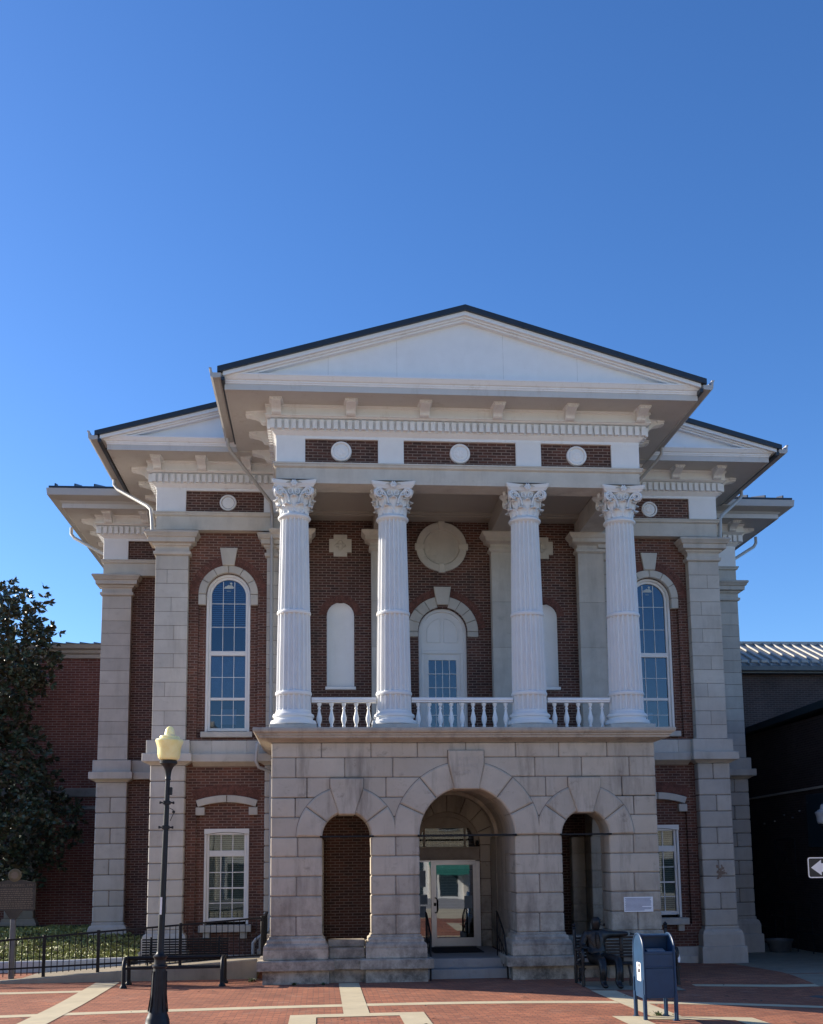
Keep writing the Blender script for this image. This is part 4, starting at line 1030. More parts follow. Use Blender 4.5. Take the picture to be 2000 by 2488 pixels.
# right: brick building with a metal roof, far back
BX=empty('metal_roofed_building',(16,13,0),'brown brick building with pale ribbed metal roof and snow guards on the right','building')
m=MB(); m.box(9.6,30,12.7,22,-.5,8.75); rel(m,'wall',M['brick_back'],BX)
m=MB(); m.add([(9.4,12.35,8.95),(30.2,12.35,8.95),(30.2,15.6,10.36),(9.4,15.6,10.36),(9.4,19,8.95),(30.2,19,8.95)],[(0,1,2,3),(3,2,5,4)]); rel(m,'roof',M['metalroof'],BX)
m=MB()
for k in range(58):
    x=9.45+k*.36; m.add([(x,12.34,8.955),(x+.05,12.34,8.955),(x+.05,15.6,10.365),(x,15.6,10.365),(x,12.34,9.03),(x+.05,12.34,9.03),(x+.05,15.6,10.44),(x,15.6,10.44)],[(4,5,6,7),(0,1,5,4),(0,4,7,3),(1,2,6,5)])
m.box(9.4,30.2,15.5,15.7,10.34,10.46)
rel(m,'roof_seam',M['metalroof'],BX)
m=MB()
for k in range(57):
    x=9.52+k*.36; m.cbox(x,x+.25,12.42,12.60,9.10,9.20,.015)
rel(m,'snow_guard',M['metalroof'],BX)
m=MB(); m.cbox(9.4,30.2,12.2,12.36,8.78,8.96,.02); m.box(9.5,30.1,12.36,12.75,8.72,8.79); rel(m,'gutter',M['post'],BX)
# dark side building
DX=empty('dark_brick_building',(11,7,0),'nearly black brick side building in deep shade at the right edge','building')
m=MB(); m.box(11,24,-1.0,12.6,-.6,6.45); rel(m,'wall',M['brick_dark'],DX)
m=MB(); m.xprism([(-1.2,6.72),(12.6,6.43),(12.6,6.62),(-1.2,6.95)],10.75,24); rel(m,'roof_edge',M['teal'],DX)
m=MB(); m.xprism([(-1.0,4.50),(12.6,4.30),(12.6,4.36),(-1.0,4.56)],10.95,11.02); rel(m,'string_course',M['step'],DX)
m=MB(); m.cbox(10.96,11.05,5.6,7.3,2.72,4.25,.02); rel(m,'blind_window',M['teal'],DX)
m=MB()
for y,z in ((9.6,3.55),(8.9,3.72),(8.3,3.62),(10.4,3.5),(7.8,3.8),(7.2,4.02)): m.disc_y(0,0,[(.001,0)],4) if 0 else m.cbox(10.95,11.01,y-.025,y+.025,z-.025,z+.025,.006)
rel(m,'wall_anchor',M['post'],DX)
m=MB()
for y0,y1,z in ((9.6,11.6,1.82),(7.0,8.1,1.86),(7.6,9.1,1.12),(6.6,9.4,.70),(9.6,11.4,.32),(6.2,8.8,.32),(7.7,8.6,.05)): m.tube([(10.6,y0,z),(10.6,y1,z)],.018,6)
for y in (6.6,7.6,8.4,9.1): m.tube([(10.6,y,-.3),(10.6,y,1.13)],.016,6)
for y in (7.86,9.25): m.tube([(10.8,y,1.9),(10.8,y,3.0)],.02,6)
m.tube([(10.8,7.86,3.0),(10.8,9.25,3.0)],.02,6); m.tube([(10.8,9.2,2.9),(10.8,7.9,2.0)],.015,6); m.tube([(10.8,7.9,2.9),(10.8,9.2,2.0)],.015,6)
tag(m.build('stair_rail',M['lamp_iron'],None,40),'thin dark stair railing in the shaded passage on the right','railing')
m=MB(); m.lathe(0,0,[(.28,0),(.30,.05),(.36,.28),(.40,.33),(.40,.37),(.34,.37),(.32,.3),(.001,.3)],20); o=m.build('planter',M['post'],None,40); o.location=(10.1,7.7,gz(10.1,7.7)); tag(o,'pale round stone planter in the dark passage on the right','planter')
# ------------------------------------------------------------------ street across (lights the square, shows in the door glass)
def shop(x0,x1,h,wallm,lab,awn=None,y=-39):
    g=empty('shop_building',((x0+x1)/2,y,0),lab,'building','shops across the street')
    z0=-.72
    m=MB(); m.box(x0,x1,y-12,y,z0-.6,h); 
    m.cbox(x0-.0,x1,y-.0,y+.25,h-.9,h-.55,.03); m.cbox(x0,x1,y,y+.35,h-.2,h+.1,.03); m.cbox(x0,x1,y,y+.18,3.0,3.3,.03); rel(m,'wall',wallm,g)
    n=max(2,int((x1-x0)/2.3)); w=(x1-x0)/n
    for fl in range(int((h-5)/3.2)):
        for k in range(n):
            xa=x0+w*k+w*.28; zb=4.2+fl*3.2
            m=MB(); m.cbox(xa-.08,xa+w*.44+.08,y,y+.07,zb-.1,zb+1.95,.01); f=rel(m,'window',M['frame'],g)
            m=MB(); m.box(xa,xa+w*.44,y+.071,y+.075,zb,zb+1.85); 
            o=m.build('pane',M['teal']); o.parent=f
    m=MB(); m.cbox(x0+.5,x1-.5,y,y+.08,z0+.1,2.6,.02); f=rel(m,'shopfront',M['frame'],g)
    m=MB()
    for k in range(n): xx=x0+.35+(x1-x0-.7)*k/n; m.box(xx+.5,xx+(x1-x0-.7)/n-.5,y+.081,y+.085,z0+.7,2.2)
    m.build('shop_window',M['teal']).parent=f
    for k in range(n+1): m=MB(); xx=x0+.35+(x1-x0-.7)*k/n; m.cbox(xx-.16,xx+.16,y,y+.2,z0-.1,2.95,.02); rel(m,'shop_pier',M['cream'],g)
    if awn:
        m=MB(); m.xprism([(y+.05,2.5),(y+1.6,1.7),(y+1.6,1.35),(y+1.55,1.35),(y+1.55,1.65),(y+.05,2.4)],3.7,6.7); rel(m,'awning',awn,g)
M['stucco']=plain('pale_stucco',(.72,.66,.55),.8,0,.08,3); M['stucco2']=plain('cream_stucco',(.66,.57,.45),.8,0,.08,3)
xs=-46
for i,(wd,h,mt,aw,lb) in enumerate(((13,10.5,'stucco',None,'pale stucco shop building far left across the street'),(11,9.2,'stucco2',None,'cream shop building left across the street'),(12,11.2,'stucco',None,'tall pale shop building opposite the left pier'),(9,9.6,'stucco',None,'pale narrow shop building opposite the balcony'),(12,10.8,'stucco2',M['awning'],'cream shop with green awning opposite the entrance door'),(13,9.8,'stucco',None,'pale stucco shop building right across the street'),(14,11,'stucco2',None,'cream shop building far right across the street'))):
    shop(xs,xs+wd-.05,h,M[mt],lb,aw); xs+=wd
sheet('street',-60,60,-33,-17,.004,M['step'],'light grey street in front of the square',2.5)
sheet('sidewalk',-60,60,-39,-33,.10,M['concrete'],'pale sidewalk along the shops across the street',2.5)
# ------------------------------------------------------------------ magnolia
TX,TY=-14.55,12.4
tree=empty('magnolia_tree',(TX,TY,-.35),'tall dark glossy magnolia tree standing at the left edge','tree')
m=MB(); m.tube([(0,0,0),(.05,0,1.2),(-.05,.05,3),(.05,0,6),(.1,0,9.5)],.22,10,.04)
rnd=random.Random(5)
for k in range(46):
    z=1.3+8.6*k/46; a=k*2.4; L=1.6+.9*math.sin(PI*min(1,(z-1)/9))
    m.tube([(0,0,z),(L*.5*math.cos(a),L*.5*math.sin(a),z+.25),(L*math.cos(a),L*math.sin(a),z+.25+rnd.uniform(-.2,.4))],.05,5,.012)
tr=m.build('trunk',M['bark'],tree,50)
prof=[(1.6,1.5),(2.4,2.6),(3.2,3.25),(4.25,3.8),(5.5,3.1),(6.5,2.35),(7.8,1.95),(8.7,2.7),(9.7,2.85),(10.7,2.75),(11.4,2.2),(11.8,1.2)]
def rad(z):
    for (a,b),(c,d) in zip(prof[:-1],prof[1:]):
        if a<=z<=c: return b+(d-b)*(z-a)/(c-a)
    return 1
m=MB(); V=[];Fc=[]
def add_leaf(p,d,s):
    d=d.normalized(); up=Vector((rnd.uniform(-1,1),rnd.uniform(-1,1),rnd.uniform(-.2,1))); sd=d.cross(up)
    if sd.length<.05: return
    sd.normalize(); nn=sd.cross(d); o=len(V); w=s*.22
    for t,ww,dr in ((0,.25,0),(.3,.9,.03),(.62,1,-.01),(1,.0,-.12)):
        c=p+d*(s*t)+nn*(s*dr)
        if ww>0: V.append(c-sd*w*ww+nn*(.05*s)); V.append(c+sd*w*ww+nn*(.05*s))
        else: V.append(c)
    Fc.extend([(o,o+1,o+3,o+2),(o+2,o+3,o+5,o+4),(o+4,o+5,o+6)])
ncl=0
for z in [1.7+.36*i for i in range(29)]:
    r=rad(z); n=max(5,int(2*PI*r/.62))
    for k in range(n):
        a=2*PI*(k+rnd.random()*.9)/n; 
        rr=r*(1-.30*rnd.random()**1.6)-.25+rnd.uniform(-.12,.22); cz=z+rnd.uniform(-.25,.25)
        if rnd.random()<.15: continue
        c=Vector((rr*math.cos(a),rr*math.sin(a),cz)); cr=rnd.uniform(.28,.55); ncl+=1
        for q in range(7):
            # a whorl of leaves at each twig tip
            v=Vector((rnd.gauss(0,1),rnd.gauss(0,1),rnd.gauss(0,.8))).normalized()*cr*rnd.random()**.4
            tip=c+v; ax=(v+Vector((math.cos(a),math.sin(a),.5))*.35).normalized()
            for j in range(8):
                dd=(ax*.7+Vector((rnd.gauss(0,.6),rnd.gauss(0,.6),rnd.gauss(0,.45)))); add_leaf(tip,dd,rnd.uniform(.10,.25))
# inner foliage
for k in range(3200):
    z=rnd.uniform(1.7,11.5); r=rad(z)*.72*math.sqrt(rnd.random()); a=rnd.random()*2*PI
    add_leaf(Vector((r*math.cos(a),r*math.sin(a),z)),Vector((rnd.gauss(0,1),rnd.gauss(0,1),rnd.gauss(0,.7))),rnd.uniform(.2,.34))
m.v=[tuple(v) for v in V]; m.f=Fc
me=bpy.data.meshes.new('crown'); me.from_pydata(m.v,[],m.f); o=bpy.data.objects.new('crown',me); COL.objects.link(o); me.materials.append(M['leaf']); o.parent=tree
# ------------------------------------------------------------------ street lamps
def lamp(name,x,y,zb,lab,globe,lean=0,s=1):
    t=empty(name,(x,y,zb),lab,'street lamp','globe lamps of the square'); t.rotation_euler=(0,lean,0); t.scale=(s,s,s)
    m=MB(); m.lathe(0,0,[(.21,-.1),(.21,.02),(.185,.05),(.175,.13),(.16,.17),(.145,.21),(.130,.27),(.118,.35),(.112,.42),(.108,.75),(.096,.86),(.095,.88),(.115,.90),(.115,.92),(.09,.94),(.085,1.0),(.088,1.02),(.105,1.04),(.107,1.06),(.085,1.075),(.058,1.10),(.052,1.14),(.046,2.2),(.036,3.84)],28)
    for k in range(8):
        a=2*PI*k/8; m.tube([(.145*math.cos(a),.145*math.sin(a),.24),(.112*math.cos(a),.112*math.sin(a),.5),(.104*math.cos(a),.104*math.sin(a),.84)],.012,5)
    p=m.build('post',M['lamp_iron'],t,40)
    m=MB(); m.lathe(0,0,[(.036,3.72),(.045,3.735),(.045,3.75),(.04,3.76),(.045,3.82),(.055,3.88),(.075,3.93),(.105,3.965),(.135,3.985),(.138,4.02),(.12,4.04),(.05,4.05)],28); m.build('collar',M['lamp_iron'],t,40)
    m=MB(); m.lathe(0,0,[(.10,4.035),(.145,4.05),(.165,4.075),(.176,4.13),(.18,4.21),(.192,4.27),(.21,4.315),(.216,4.345),(.205,4.365),(.17,4.375),(.155,4.38),(.158,4.395),(.152,4.41),(.10,4.425),(.082,4.44),(.076,4.475),(.066,4.52),(.045,4.555),(.02,4.57),(.001,4.572)],36); m.build('globe',globe,t,35)
    return t,p
t,p=lamp('street_lamp',-5.60,-6.3,gz(-5.6,-6.3),'black street lamp with yellowed acorn globe standing on the brick paving',M['globe'],R(1.25))
m=MB(); 
for z in (3.38,3.0): m.tube([(-.105,0,z),(.105,0,z)],.013,6); m.cbox(-.055,.055,-.05,.05,z-.03,z+.03,.008); m.cbox(-.115,-.09,-.015,.015,z-.02,z+.02,.004); m.cbox(.09,.115,-.015,.015,z-.02,z+.02,.004)
m.build('banner_arm',M['lamp_iron'],t)
m=MB(); m.cbox(.03,.075,-.04,.04,3.5,3.62,.008); m.tube([(.04,0,3.3),(.10,0,3.27),(.11,0,3.22),(.06,.0,3.1)],.006,5); m.cbox(.09,.13,-.02,.02,3.22,3.26,.004); m.build('outlet_box',M['lamp_iron'],t)
m=MB(); m.box(-.03,.0,-.052,-.0495,1.68,1.94); m.build('sticker',M['label'],t)
t,p=lamp('street_lamp',10.28,4.8,-.70,'black street lamp with shade-grey globe at the right edge before the dark wall',M['globe_shaded'])
# ------------------------------------------------------------------ bench of black pipes
t=empty('black_bench',(-6.18,.1,0),'low black metal bench on the brick paving behind the street lamp','bench')
for s in (-1,1):
    m=MB()
    for y in (-.30,.26):
        x=s*1.0; yy=y+(.0 if y<0 else 0)
    x=s*1.0; m.tube([(x,-.30,.0),(x,-.30,.40),(x,-.27,.50),(x,-.20,.555),(x,-.12,.57),(x,.12,.57),(x,.22,.555),(x,.28,.50),(x,.30,.40),(x,.30,0)],.042,10)
    for y in (-.30,.30): m.lathe(x,y,[(.075,-.02),(.075,.03),(.05,.06),(.045,.10)],14)
    m.build('leg',M['iron'],t,50)
m=MB(); m.tube([(-1.0,.02,.575),(1.0,.02,.575)],.04,10); m.build('top_rail',M['iron'],t,50)
m=MB(); 
for y in (-.20,-.12,-.04,.04): m.cbox(-.98,.98,y-.03,y+.03,.36,.405,.008)
m.build('seat',M['iron'],t)
# ------------------------------------------------------------------ ramp, its railing, curb and planting
def rz(x): return .03+(x+10.2)*.0655 if x>-10.2 else .03
m=MB(); n=30; xs=[-15+k*(10.45/n) for k in range(n+1)]
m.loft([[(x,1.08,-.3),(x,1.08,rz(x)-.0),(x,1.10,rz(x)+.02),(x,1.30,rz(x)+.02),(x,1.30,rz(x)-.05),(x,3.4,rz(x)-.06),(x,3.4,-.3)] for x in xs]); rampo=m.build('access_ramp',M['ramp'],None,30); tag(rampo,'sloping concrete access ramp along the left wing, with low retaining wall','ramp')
rt=empty('ramp_railing',(-7.5,1.2,0),'black picket railing climbing along the concrete ramp on the left','railing')
def rr(m,name): 
    o=m.build(name,M['iron'],None,40); o.parent=rt; o.matrix_parent_inverse=Matrix.Translation(-Vector(rt.location)); return o
YR=1.2; top=lambda x:1.30+(x+4.44)*.0713; bot=lambda x:rz(x)+.085
m=MB(); m.loft([[(x,YR-.025,top(x)-.02),(x,YR+.025,top(x)-.02),(x,YR+.025,top(x)+.02),(x,YR-.025,top(x)+.02)] for x in (-15,-4.44)]); rr(m,'top_rail')
m=MB(); m.loft([[(x,YR-.02,bot(x)-.018),(x,YR+.02,bot(x)-.018),(x,YR+.02,bot(x)+.018),(x,YR-.02,bot(x)+.018)] for x in (-15,-4.44)]); rr(m,'bottom_rail')
px=[-4.44,-6.22,-7.98,-9.13,-10.9,-12.7,-14.5]
for x in px: m=MB(); m.cbox(x-.032,x+.032,YR-.032,YR+.032,rz(x)-.02,top(x)+.045,.006); rr(m,'rail_post')
x=-4.56
while x>-12.3:
    if min(abs(x-p_) for p_ in px)>.05: m=MB(); m.box(x-.008,x+.008,YR-.008,YR+.008,bot(x),top(x)-.01); rr(m,'picket')
    x-=.126
m=MB(); m.box(-4.465,-4.415,YR,3.4,1.28,1.32); m.box(-4.46,-4.42,YR,3.4,.46,.495)
for k in range(17): y=YR+.12+k*.125; m.box(-4.448,-4.432,y-.008,y+.008,.48,1.29)
rr(m,'return_rail')
m=MB(); m.loft([[(x,3.42,-.2),(x,3.42,z),(x,3.44,z+.02),(x,3.62,z+.02),(x,3.62,-.2)] for x,z in ((-15,.20),(-9.0,.24),(-8.3,.27),(-7.7,.27))]); tag(m.build('garden_curb',M['curb'],None,30),'pale painted curb edging the grass bed beside the ramp','curb')
# grass bed
def lawn_z(x,y): return .20+.075*min(max(0,y-3.6),5)+.03*noise.noise(Vector((x*1.3,y*1.3,0)))-(.03*max(0,y-8.6))
m=MB(); nx,ny=30,30; 
m.add([(-16+8.6*i/nx,3.6+12.4*j/ny,lawn_z(-16+8.6*i/nx,3.6+12.4*j/ny)) for j in range(ny+1) for i in range(nx+1)],[(j*(nx+1)+i,j*(nx+1)+i+1,(j+1)*(nx+1)+i+1,(j+1)*(nx+1)+i) for j in range(ny) for i in range(nx)])
tag(m.build('planting_bed',M['soil'],None,60),kind='structure',label='earth of the planting bed left of the courthouse')
V=[];F=[]
rg=random.Random(3)
for k in range(30000):
    x=rg.uniform(-14.5,-7.45); y=3.65+9*rg.random()**1.6
    if x>-8.4 and y>7.3: continue
    n_=noise.noise(Vector((x*2.2,y*2.2,2)))
    z=lawn_z(x,y)-.01; h=(.05+.10*max(0,n_+.35))*rg.uniform(.5,1.2); a=rg.random()*2*PI; l=rg.uniform(.03,.07); w=rg.uniform(.012,.026)
    o=len(V); ca,sa=math.cos(a),math.sin(a)
    V+= [(x-w*.4*sa,y+w*.4*ca,z+h*.35),(x+w*.4*sa,y-w*.4*ca,z+h*.35),(x+l*.5*ca+w*sa,y+l*.5*sa-w*ca,z+h*.9),(x+l*.5*ca-w*sa,y+l*.5*sa+w*ca,z+h*.9),(x+l*1.1*ca,y+l*1.1*sa,z+h*.95)]
    F+= [(o,o+1,o+2,o+3),(o+3,o+2,o+4)]
me=bpy.data.meshes.new('grass'); me.from_pydata(V,[],F); o=bpy.data.objects.new('grass',me); COL.objects.link(o); me.materials.append(M['grassm']); tag(o,kind='stuff',label='bright ragged grass and ground cover in the bed beside the ramp',cat='grass')
# dark slatted bench behind the railing
t=empty('slatted_bench',(-6.35,2.9,-.06),'dark slatted metal bench behind the ramp railing at the foot of the pilaster','bench')
m=MB()
for k in range(8): m.box(-1.0,1.0,.20+k*.006,.215+k*.006,.36+k*.058,.395+k*.058)
m.build('backrest',M['iron'],t)
m=MB()
for k in range(6): m.box(-1.0,1.0,-.26+k*.075,-.20+k*.075,.36,.38)
m.build('seat',M['iron'],t)
for s in (-1,1): m=MB(); m.tube([(s*.8,-.24,0),(s*.8,-.22,.36),(s*.8,.18,.36),(s*.8,.27,.84)],.025,6); m.tube([(s*.8,.2,0),(s*.8,.18,.36)],.025,6); m.build('leg',M['iron'],t,50)
# ------------------------------------------------------------------ historical marker
t=empty('historical_marker',(-10.05,2.1,0),'bronze historical marker with round seal on a grey post at the left edge','marker')
m=MB(); m.cbox(-.47,.47,-.03,.03,1.49,2.13,.01); 
P=[(-.47,2.13)]+[(-.47+.94*k/16,2.13+.06*math.sin(PI*k/16)**2) for k in range(1,16)]+[(.47,2.13)]; m.prism(P,-.028,.028)
m.prism([(-.2,1.49),(-.06,1.30),(.06,1.30),(.2,1.49)],-.03,.03); m.build('plate',M['marker'],t)
m=MB()
for a,b,c_,d in ((-.47,.47,1.49,1.51),(-.47,.47,2.11,2.13),(-.47,-.45,1.49,2.13),(.45,.47,1.49,2.13)): m.box(a,b,-.035,-.03,c_,d)
m.build('plate_rim',M['marker'],t)
m=MB(); m.disc_y(0,2.285,[(.14,.03),(.145,-.03),(.125,-.04),(.12,-.03),(.105,-.03),(.10,-.038),(.001,-.04)],32); s_=m.build('seal',M['gold'],t,35)
m=MB(); m.prism([(-.022,2.22),(.022,2.22),(.03,2.27),(.018,2.31),(.022,2.34),(0,2.36),(-.02,2.34),(-.016,2.31),(-.03,2.27)],-.046,-.036); m.disc_y(0,2.285,[(.075,-.038),(.075,-.041),(.001,-.041)],24); m.build('seal_figure',M['text'],s_)
m=MB(); m.cbox(-.055,.055,-.055,.055,-.05,1.30,.01); m.build('post',M['post'],t)
def text(body,size,loc,mat,par,name='lettering',align='CENTER'):
    cu=bpy.data.curves.new(name,'FONT'); cu.body=body; cu.size=size; cu.align_x=align; cu.extrude=.001
    to=bpy.data.objects.new('tmp',cu); COL.objects.link(to); bpy.context.view_layer.update()
    me=bpy.data.meshes.new_from_object(to.evaluated_get(bpy.context.evaluated_depsgraph_get())); bpy.data.objects.remove(to)
    o=bpy.data.objects.new(name,me); COL.objects.link(o); me.materials.clear(); me.materials.append(mat); o.parent=par; o.rotation_euler=(PI/2,0,0); o.location=loc; return o
text('COUNTY NAMED, 1797',.083,(0,-.034,2.03),M['text'],t)
m=MB(); rw=random.Random(8)
for k in range(10):
    x=-.42; z=1.975-k*.047
    while x<.40:
        w=rw.uniform(.02,.075); m.box(x,min(x+w,.42),-.0335,-.031,z-.011,z+.011); x+=w+.014
m.build('small_lettering',M['text'],t)
# ------------------------------------------------------------------ mailbox
MXc,MYc=2.07,-6.32
zb=gz(MXc,MYc)
t=empty('mailbox',(MXc,MYc,zb),'dark blue collection mailbox with domed top on four short legs','mailbox')
W,D=.245,.275; zt0,H=.33,1.06
def dome(x0,x1,d,c=0):
    pass
prof=[(-D,zt0),(-D,H-.0)]+[(-D*math.cos(PI*k/18),H+.24*math.sin(PI*k/18)) for k in range(1,18)]+[(D,H),(D,zt0)]
# body: side walls with domed outline, back and lower front; the throat is open above
m=MB()
for s in (-1,1):
    a,b=sorted((s*(W-.02),s*W)); m.xprism([(y,z) for y,z in prof],a,b)
front=[(-D+.012,zt0+.01),(-D+.012,1.02),(-D+.03,1.02),(.05,1.10),(.05,1.27)]
m.box(-W+.02,W-.02,-D+.012,D-.012,zt0+.01,1.015)
rng=[(-D*.97*math.cos(PI*k/18),H+.236*math.sin(PI*k/18)) for k in range(7,19)]
rr_=rng+[(y*.93,z-.022) for y,z in rng[::-1]]
m.xprism(rr_,-W+.02,W-.02)
m.xprism([(.06,1.01),(.02,1.27),(.035,1.27),(.09,1.01)],-W+.02,W-.02)
m.build('body',M['mail'],t,35)
# raised rims round the sides
m=MB()
for s in (-1,1):
    pts=[(s*W,y*1.01,z+.004 if z>H else z) for y,z in prof]; m.tube(pts,.014,6)
m.build('rim',M['mail'],t,50)
m=MB(); m.cbox(-W+.02,W-.02,-D+.0,-D+.03,1.0,1.045,.006); m.build('sill',M['mail'],t)
m=MB(); m.xprism([(-D+.05,1.030),(-D+.05,1.034),(-.06,1.075),(-.06,1.07)],-.15,.13); m.build('lit_tray',M['alu'],t)  # bright metal stands in for the lit highlight along the tray
m=MB(); m.cbox(-W+.015,W-.015,-D-.006,-D+.02,.80,.815,.003); m.cbox(-W+.02,W-.02,-D+.002,-D+.02,.34,.79,.006); m.build('door_panel',M['mail'],t)
for sx in (-1,1):
    for sy in (-1,1):
        m=MB(); x=sx*(W-.005); y=sy*(D-.02)
        m.cbox(x-.028,x+.028,y-.012,y+.012,.015,.62,.004); m.cbox(x-.012 if sx>0 else x-.028+.0,x+.028 if sx>0 else x+.012,y-.035,y+.035,.015,.40,.004); m.cbox(x-.045,x+.045,y-.04,y+.04,-.01,.016,.004); m.build('leg',M['mail'],t)
# label with the emblem on the side that faces the sun
m=MB(); P=[]
for cx,cz,a0 in ((.105,.86,0),(-.105,.86,PI/2),(-.105,.58,PI),(.105,.58,1.5*PI)):
    for k in range(5): a=a0+PI/2*k/4; P.append((cx-.02*(1 if cx>0 else -1)+.02*math.cos(a)+(.0),cz+(-.02 if cz>.7 else .02)+.02*math.sin(a)))
m.xprism([(y,z) for y,z in P],-W-.004,-W-.0015); lb=m.build('label',M['label'],t)
m=MB(); m.xprism([(.06,.71),(.06,.845),(-.07,.845),(-.07,.71)],-W-.006,-W-.0042); m.build('emblem',M['logo'],lb)
m=MB(); m.xprism([(.062,.842),(.03,.815),(-.055,.795),(-.075,.765),(-.02,.775),(.02,.73),(.06,.708),(.0,.76),(.035,.775)][::1],-W-.0075,-W-.0062)
m.xprism([(.062,.85),(.0,.828),(-.05,.818),(-.01,.838)],-W-.0075,-W-.0062); m.build('emblem_eagle',M['label'],lb)
# weeds
def weed(x,y,n,h,lab):
    q=random.Random(int(abs(x*100))); V=[];F=[]
    z0=gz(x,y)
    for k in range(n):
        a=q.random()*2*PI; l=q.uniform(.3,1)*h; w=.012; o=len(V); r0=q.random()*h*.5; bx,by=x+r0*math.cos(a*3),y+r0*math.sin(a*3); ca,sa=math.cos(a),math.sin(a); lift=q.uniform(.2,.9)
        V+=[(bx-w*sa,by+w*ca,z0),(bx+w*sa,by-w*ca,z0),(bx+l*.5*ca+w*sa,by+l*.5*sa-w*ca,z0+l*.5*lift+.02),(bx+l*.5*ca-w*sa,by+l*.5*sa+w*ca,z0+l*.5*lift+.02),(bx+l*ca,by+l*sa,z0+l*.6*lift)]
        F+=[(o,o+1,o+2,o+3),(o+3,o+2,o+4)]
    me=bpy.data.meshes.new('weed'); me.from_pydata(V,[],F); ob=bpy.data.objects.new('weed',me); COL.objects.link(ob); me.materials.append(M['weed']); tag(ob,lab,'weed','weeds growing in the paving')
weed(2.2,-6.0,26,.15,'small green weed growing between the mailbox legs')
weed(-4.62,.55,30,.17,'small leafy weed beside the left stone pier base')
weed(-3.7,-.32,26,.10,'low weed in the joint before the left stone pier')
weed(-3.1,-.36,20,.08,'tiny weed tuft right of centre before the left stone pier')
# fallen leaves
ql=random.Random(4)
m=MB()
for k in range(46):
    x=ql.uniform(-9,6); y=ql.uniform(-7.5,-.4); s=ql.uniform(.03,.07); a=ql.random()*PI; z=gz(x,y)+.014
    c_,s_=math.cos(a)*s,math.sin(a)*s
    m.add([(x-c_,y-s_,z),(x+s_*.4,y-c_*.4,z+.012),(x+c_,y+s_,z+.004),(x-s_*.4,y+c_*.4,z+.010)],[(0,1,2,3)])
o=m.build('fallen_leaves',M['bark']); tag(o,'scattered dry fallen leaves on the brick paving','leaves',kind='stuff')
# ------------------------------------------------------------------ one way arrow sign
t=empty('arrow_sign',(4.36,-7.98,gz(4.36,-8)),'black street sign with white left pointing arrow cut by the right edge','sign')
zs=2.395-gz(4.36,-8)
def rrect(x0,x1,z0,z1,r,n=5):
    P=[]
    for cx,cz,a0 in ((x1-r,z1-r,0),(x0+r,z1-r,PI/2),(x0+r,z0+r,PI),(x1-r,z0+r,1.5*PI)):
        for k in range(n+1): a=a0+PI/2*k/n; P.append((cx+r*math.cos(a),cz+r*math.sin(a)))
    return P
m=MB(); m.prism(rrect(-.455,.455,zs-.152,zs+.152,.035),-.002,.002); m.build('panel',M['signblack'],t)
m=MB(); A=rrect(-.45,.45,zs-.148,zs+.148,.034); B=rrect(-.435,.435,zs-.133,zs+.133,.024); n=len(A)
m.add([(x,-.0035,z) for x,z in A]+[(x,-.0035,z) for x,z in B],[(k,(k+1)%n,n+(k+1)%n,n+k) for k in range(n)]); m.build('border',M['signwhite'],t)
m=MB(); m.prism([(-.405,zs),(-.25,zs+.112),(-.25,zs+.062),(.40,zs+.062),(.40,zs-.062),(-.25,zs-.062),(-.25,zs-.112)],-.0045,-.0025); m.build('arrow',M['signwhite'],t)
m=MB(); m.cbox(.0-.025,.025,.004,.05,-.05,2.9,.006); m.build('post',M['post'],t)
# ------------------------------------------------------------------ bronze group
bz=gz(3.0,-1.3)+.012
t=empty('park_bench',(3.05,-1.25,bz),'dark slatted bench with ornate foliage arms under the bronze man','bench')
m=MB()
for k in range(7): m.cbox(-.95,.95,.30+k*.012,.325+k*.012,.50+k*.063,.545+k*.063,.006)
m.build('backrest',M['bronze'],t)
m=MB()
for k in range(6): m.cbox(-.95,.95,-.25+k*.085,-.18+k*.085,.405,.43,.006)
m.build('seat',M['bronze'],t)
m=MB(); m.cbox(-.04,.04,.335,.37,.40,.98,.008); m.tube([(0,-.24,0),(.02,-.20,.2),(0,-.15,.40)],.025,6); m.tube([(0,.34,0),(0,.33,.40)],.025,6); m.build('middle_support',M['bronze'],t,50)
for s in (-1,1):
    m=MB(); x=s*.97; q=random.Random(7)
    m.tube([(x,-.30,0),(x,-.27,.25),(x,-.29,.50),(x,-.31,.64),(x,-.27,.71),(x,-.15,.72),(x,.05,.69),(x,.25,.70),(x,.36,.72)],.034,8)
    m.tube([(x,.34,0),(x,.32,.45),(x,.36,.8),(x,.42,1.08)],.034,8); m.lathe(x,.42,[(.02,1.06),(.045,1.10),(.03,1.13),(.05,1.16),(.02,1.20),(.001,1.21)],12)
    m.tube([(x,-.28,.40),(x,.33,.40)],.025,6)
    for k in range(40):
        p=Vector((x+q.uniform(-.03,.03),q.uniform(-.30,.02),q.uniform(.05,.70))); d=Vector((q.gauss(0,.6),q.gauss(0,1),q.gauss(0,1))).normalized(); e=d.cross(Vector((1,.1,.2))).normalized(); sz=q.uniform(.04,.075); nn=d.cross(e)*.02
        m.loft([[tuple(p-d*sz),tuple(p-e*sz*.45),tuple(p+d*sz),tuple(p+e*sz*.45)],[tuple(p-d*sz*.8+nn),tuple(p-e*sz*.35+nn*1.6),tuple(p+d*sz*.8+nn),tuple(p+e*sz*.35+nn*1.6)]])
    m.build('arm',M['bronze'],t,50)
